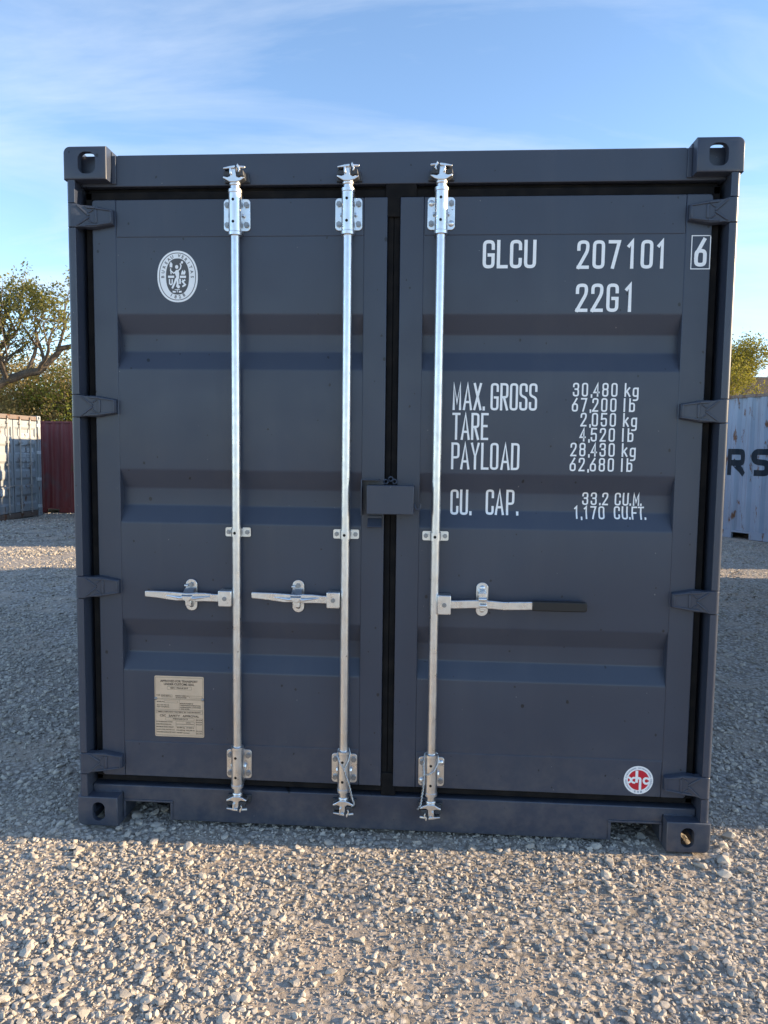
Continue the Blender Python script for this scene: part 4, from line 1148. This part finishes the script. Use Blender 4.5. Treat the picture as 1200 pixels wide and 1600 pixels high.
for strokes, u0 in ((BIGR, -.02), (BIGS, .47)):      # u runs to the viewer's right = -local y
    tmp = MB()
    for li, (pts, rd) in enumerate(strokes):
        P_ = [(u0 + .055 + px * .27, 1.15 + .055 + pz_ * .37) for px, pz_ in pts]
        if rd: P_ = round_path(P_, .09, False)
        ribbon(tmp, P_, .105, False, lambda x, z: 0.0, -.004 - .0006 * li, .02, not rd)
    tmp.v = [(sgn_x * (1.213 - wall_depth((LEN - 1.96) + .32 - x_) + l_), (LEN - 1.96) + .32 - x_, z_) for x_, l_, z_ in tmp.v]
    tmp.build("lettering", "navy_letter", b, smooth=0)
# out of view: right-hand neighbour inferred from its shadow, two more added behind for shade
yard_container((5.95, .46, gh1(6, 1)), 0.0, "green_paint", "dark green container standing to the right in line with the dark grey one")
yard_container((-3.45, 8.6, gh1(-4, 10)), 0.0, "rust_brown_paint", "unseen rust brown container added behind the dark grey one to cast shade")  # unseen shade caster, added to darken the ground on the left
yard_container((-1.7, 16.0, gh1(-5, 15)), math.pi / 2, "green_paint", "unseen dark green container added crosswise behind the dark grey one to shade the grey-blue one")  # unseen shade caster, added to keep sun off the grey-blue doors

# ------------------------------------------------------------------ trees, brush and house beyond the yard
def leaf_mat(name, a, b):
    t = NT(name); at2 = t.node("ShaderNodeAttribute", attribute_name="tone")
    c = t.mix(at2.outputs["Fac"], a, b); t.color(c); t.set(Roughness=.6, Specular_IOR_Level=.25)
    tr = t.node("ShaderNodeBsdfTranslucent"); t.link(t.mix(.5, c, (0.20, 0.20, 0.03)), tr.inputs["Color"])
    mx = t.node("ShaderNodeMixShader"); mx.inputs[0].default_value = .5
    t.link(t.b.outputs[0], mx.inputs[1]); t.link(tr.outputs[0], mx.inputs[2]); t.link(mx.outputs[0], t.out.inputs["Surface"])
leaf_mat("olive_leaf", (0.11, 0.115, 0.034), (0.26, 0.24, 0.075))
leaf_mat("yellow_leaf", (0.15, 0.14, 0.020), (0.32, 0.27, 0.045))
leaf_mat("brown_leaf", (0.24, 0.18, 0.075), (0.42, 0.33, 0.15))
leaf_mat("green_leaf", (0.12, 0.14, 0.025), (0.26, 0.28, 0.055))
def bark(name, a, b):
    t = NT(name); p = t.pos(); n_ = t.noise(9, 5, .65, vec=t.mapping(p, (1, 1, .4)))
    t.color(t.mix(t.rng(n_, .3, .7), a, b)); t.set(Roughness=.9); t.bump(n_, .6, .03)
bark("dark_bark", (0.06, 0.048, 0.038), (0.15, 0.122, 0.095))
bark("pale_bark", (0.20, 0.155, 0.11), (0.36, 0.29, 0.21))
def leaves_mesh(pts, size, name, mat, rnd):
    n = len(pts); P_ = np.array(pts); R_ = rotm(n); s_ = size * rnd.uniform(.6, 1.3, n)
    q_ = np.array([(-.5, -.28, 0), (.5, -.28, .12), (.5, .28, 0), (-.5, .28, -.12)])
    V_ = (np.einsum('nij,vj->nvi', R_, q_) * s_[:, None, None] + P_[:, None, :]).reshape(-1, 3)
    F_ = np.arange(4 * n, dtype=np.int32)
    m = bpy.data.meshes.new(name); m.vertices.add(4 * n); m.vertices.foreach_set("co", V_.astype(np.float32).ravel())
    m.loops.add(4 * n); m.loops.foreach_set("vertex_index", F_); m.polygons.add(n); m.polygons.foreach_set("loop_start", np.arange(0, 4 * n, 4, dtype=np.int32)); m.update(calc_edges=True)
    a2 = m.attributes.new("tone", 'FLOAT', 'POINT'); a2.data.foreach_set("value", np.repeat(rnd.uniform(0, 1, n), 4).astype(np.float32)); m.materials.append(MATS[mat]); return m
def grow(mb, p, d, L, r, depth, tips, wob, droop, rand, spread=.7, kids=(3, 4), tw=.5):
    n = 4; pts = [p]; rs = [r]; q_ = p.copy(); dd = d.normalized()
    for i in range(n):
        dd = (dd + Vector((rand.gauss(0, wob), rand.gauss(0, wob), rand.gauss(0, wob) + droop))).normalized()
        q_ = q_ + dd * L / n; pts.append(q_.copy()); rs.append(r * (1 - .42 * (i + 1) / n))
    mb.tube(pts, rs, 7 if r > .05 else (5 if r > .02 else 3), caps=False)
    if depth == 0:
        tips.append((pts[-3], pts[-1])); return
    if depth <= 2: tips.append((pts[1], pts[-1]))
    k = rand.randint(*kids)
    for i in range(k):
        j = n if i == 0 else rand.randint(2, n)
        ax_ = Vector((rand.gauss(0, 1), rand.gauss(0, 1), rand.gauss(0, .8))).normalized()
        nd = (dd + ax_ * spread * rand.uniform(.6, 1.2)).normalized()
        grow(mb, pts[j].copy(), nd, L * rand.uniform(.55, .80), rs[j] * rand.uniform(.55, .75), depth - 1, tips, wob, droop, rand, spread, kids, tw)
def tree(name, base, limbs, label, cat, bark_m, leaf_m, per_tip, lsize, seed, depth=3, droop=0.0, spread=.7, wob=.13, scat=.22, kids=(3, 4), keep=None, group=None):
    rand = random.Random(seed); rnd = np.random.default_rng(seed)
    B = Vector((base[0], base[1], gh1(base[0], base[1]) - .05)); root = empty(name, B, label=label, cat=cat, group=group)
    mb = MB(); tips = []
    for path, r0, r1, shoots in limbs:
        P_ = [Vector(q_) - B for q_ in path]
        fine = []
        for i in range(len(P_) - 1):
            for k in range(4):
                fine.append(P_[i].lerp(P_[i + 1], k / 4) + Vector((rand.gauss(0, .03), rand.gauss(0, .03), rand.gauss(0, .03))) * (1 if i or k else 0))
        fine.append(P_[-1]); n = len(fine); rs = [r0 + (r1 - r0) * i / (n - 1) for i in range(n)]
        mb.tube(fine, rs, 10)
        for (f, dv, L_) in shoots:
            j = min(n - 1, int(f * (n - 1))); grow(mb, fine[j].copy(), Vector(dv), L_, rs[j] * .6, depth, tips, wob, droop, rand, spread, kids)
    mb.build("trunk", bark_m, root, smooth=60)
    pts = []
    for a, b_ in tips:
        for _ in range(per_tip):
            f = rand.random(); q_ = a.lerp(b_, f) + Vector((rand.gauss(0, scat), rand.gauss(0, scat), rand.gauss(0, scat * .8)))
            if keep is None or rand.random() < keep(q_ + B): pts.append(q_)
    link("crown", leaves_mesh(pts, lsize, "crown", leaf_m, rnd), root)
    print(name, "tips", len(tips), "leaves", len(pts)); return root
# spreading tree behind the maroon and grey containers
tree("spreading_tree", (-17.6, 22.4), [
    ([(-17.6, 22.4, -.8), (-17.2, 22.5, 1.2), (-16.4, 22.6, 2.9), (-15.1, 22.6, 3.75), (-13.75, 22.7, 4.15), (-12.9, 22.85, 4.9), (-11.6, 23.1, 5.3)], .26, .06,
     [(.45, (.2, .2, 1), 1.45), (.58, (-.3, .1, 1), 1.4), (.66, (.2, -.1, 1), 1.35), (.74, (-.2, .2, 1), 1.25), (.82, (.3, 0, 1), 1.3), (.90, (.5, .2, .8), 1.2), (1, (.8, 0, .5), 1.3), (.7, (.3, -.5, .3), 1.6), (.55, (.1, -.6, .4), 1.6)]),
    ([(-17.0, 22.5, 2.0), (-16.6, 22.9, 3.6), (-15.8, 23.3, 4.7), (-15.0, 23.6, 5.6)], .20, .08,
     [(.5, (-.4, 0, 1), 1.4), (.7, (.4, 0, 1), 1.4), (.9, (-.3, .3, 1), .95), (1, (.3, 0, 1), .95), (1, (-.5, 0, .9), .95), (.8, (.8, -.2, .5), 1.5)]),
    ], "tall spreading tree with dark bent limb, sparse olive leaves, above the maroon container", "tree", "dark_bark", "olive_leaf", 11, .080, 5, depth=3, droop=.02, spread=.85, kids=(3, 4), scat=.13)
for i, (bx_, by_, hh_, lm_, lb_) in enumerate(((-14.6, 25.5, 5.6, "brown_leaf", "brown twiggy thicket left of the bent limb, behind the grey-blue container"), (-12.2, 25.0, 4.3, "green_leaf", "bright green bush directly above the maroon container"), (-17.5, 27.0, 6.2, "brown_leaf", "brown twiggy thicket at the far left, behind the spreading tree"), (-10.9, 26.6, 6.0, "brown_leaf", "brown twiggy thicket right of the bright green bush"))):
    zb = gh1(bx_, by_); rr2 = random.Random(40 + i)
    limbs = []
    for k in range(9):
        a = k * .70 + rr2.random(); dx, dy = math.cos(a), math.sin(a)
        limbs.append(([(bx_ + dx * .15, by_ + dy * .15, zb - .05), (bx_ + dx * .6, by_ + dy * .6, zb + hh_ * .35), (bx_ + dx * 1.2, by_ + dy * 1.0, zb + hh_ * .62)], .07, .03,
                      [(.5, (dx, dy, .8), 1.2), (.8, (-dx, .3, 1), 1.2), (1, (dx * .6, dy * .6, 1), 1.3), (1, (dx, -dy, .3), 1.2)]))
    tree("bush", (bx_, by_), limbs, lb_, "bush", "pale_bark", lm_, 15 if lm_ != "green_leaf" else 26, .085, 60 + i, depth=2, spread=.9, kids=(4, 5), scat=.26, group="brush beyond the left containers")
# feathery yellow-green tree on the right
fx, fy = 13.1, 32.8; zb = gh1(fx, fy)
rr2 = random.Random(3); limbs = []
for k in range(18):
    a = 2 * math.pi * k / 18 + rr2.uniform(-.15, .15); el = rr2.uniform(.30, 1.30) if math.cos(a) < .2 else rr2.uniform(.6, 1.25); dx, dy, dz = math.cos(a) * math.cos(el), math.sin(a) * math.cos(el), math.sin(el)
    z0 = zb + 1.7 + .04 * k
    p_ = [(fx, fy, z0), (fx + dx * 1.1, fy + dy * 1.1, z0 + dz * 1.15), (fx + dx * 2.3, fy + dy * 2.3, z0 + dz * 2.4)]
    limbs.append((p_, .085, .035, [(.6, (dx, dy, dz + .4), 1.3), (.8, (dx + .3, dy - .2, dz + .2), 1.3), (1, (dx, dy, dz), 1.25), (1, (dx - .2, dy + .3, dz + .3), 1.25), (.9, (dx, dy, dz + .5), 1.2)]))
limbs.append(([(fx, fy, zb - .1), (fx + .05, fy, zb + 1.0), (fx, fy, zb + 2.6)], .26, .13, [(1, (0, 0, 1), 1.5)]))
tree("feathery_tree", (fx, fy), limbs, "rounded yellow-green feathery tree behind the pale blue container", "tree", "pale_bark", "yellow_leaf", 24, .075, 9, depth=2, spread=.42, wob=.06, kids=(3, 4), scat=.17,
     keep=lambda q_: 0 if (q_.x > 14.4 and q_.z < 5.5) else .10 + .90 * min(1, max(0, ((q_ - Vector((fx, fy, 1.7))).length - 2.6) / 1.4)))
bx_, by_ = 14.9, 35.0; zb = gh1(bx_, by_); limbs = []
for k in range(6):
    a = k * 1.05; dx, dy = math.cos(a), math.sin(a)
    limbs.append(([(bx_ + dx * .1, by_ + dy * .1, zb - .05), (bx_ + dx * .5, by_ + dy * .5, zb + 1.9), (bx_ + dx * .6, by_ + dy * .6, zb + 3.1)], .06, .03, [(.6, (dx, dy, .8), 1.0), (1, (dx * .5, dy * .5, 1), 1.2), (.8, (-dx, 0, 1), 1.1)]))
tree("bush", (bx_, by_), limbs, "yellow-green bush in front of the brown roof on the right", "bush", "pale_bark", "yellow_leaf", 14, .10, 77, depth=2, spread=.8, scat=.22)

# house with a brown hipped roof
t = NT("shingle_roof"); p = t.pos()
wv = t.node("ShaderNodeTexBrick", i_Scale=3.2); wv.inputs["Color1"].default_value = (.115, .085, .070, 1); wv.inputs["Color2"].default_value = (.075, .056, .048, 1); wv.inputs["Mortar"].default_value = (.035, .028, .025, 1)
t.link(p, wv.inputs["Vector"]); t.color(t.mix(t.rng(t.noise(1.5, 5, vec=p), .3, .7, 0, .5), wv.outputs["Color"], (.15, .12, .10))); t.set(Roughness=.9)
flat("stucco", (.42, .38, .33), .9); t = NT("window_glass"); t.color((.03, .04, .05)); t.set(Roughness=.08)
hx, hy = 23.5, 45.0; hzb = gh1(hx, hy)
house = empty("house", (hx, hy, hzb), label="house with brown hipped roof beyond the pale blue container", cat="house")
MB().box(-5.2, 5.2, -3.6, 3.6, -.1, 3.4).build("wall", "stucco", house)
rf = MB(); zr = 6.35 - hzb
rf.add([(-5.7, -4.1, 3.4), (5.7, -4.1, 3.4), (5.7, 4.1, 3.4), (-5.7, 4.1, 3.4), (-4.1, 0, zr), (4.1, 0, zr), (-5.7, -4.1, 3.28), (5.7, -4.1, 3.28), (5.7, 4.1, 3.28), (-5.7, 4.1, 3.28)],
       [(0, 1, 5, 4), (1, 2, 5), (2, 3, 4, 5), (3, 0, 4), (6, 9, 8, 7), (0, 6, 7, 1), (1, 7, 8, 2), (2, 8, 9, 3), (3, 9, 6, 0)])
rf.build("roof", "shingle_roof", house, smooth=0)
for wx in (-3.2, 0, 3.2):
    o = MB().box(wx - .7, wx + .7, -3.64, -3.602, 1.0, 2.4).build("window", "faded_white", house); MB().box(wx - .6, wx + .6, -3.66, -3.642, 1.1, 2.3).build("pane", "window_glass", o)
# hills far off so that the yard does not end in a bare line
mb = MB(); n = 80; vs_ = []
for i in range(n + 1):
    a = math.radians(-20 + 220 * i / n); r = 320; hgt = 3.0 + 3.2 * float(fbm(i * .21, 3.3, 1.0, 5, 3))
    for rr3, z in ((r - 40, -1.5), (r, hgt), (r + 60, hgt * .7)): vs_.append((rr3 * math.cos(a), rr3 * math.sin(a), z))
mb.add(vs_, [(3 * i + k, 3 * i + 3 + k, 3 * i + 4 + k, 3 * i + 1 + k) for i in range(n) for k in range(2)])
t = NT("far_wood"); p = t.pos(); t.color(t.mix(t.noise(.3, 5, .7, vec=p), (.035, .040, .018), (.10, .095, .045))); t.set(Roughness=.95); t.bump(t.noise(.6, 5, vec=p), 1.0, 2.0)
tag(mb.build("hills", "far_wood", smooth=0), kind="structure")
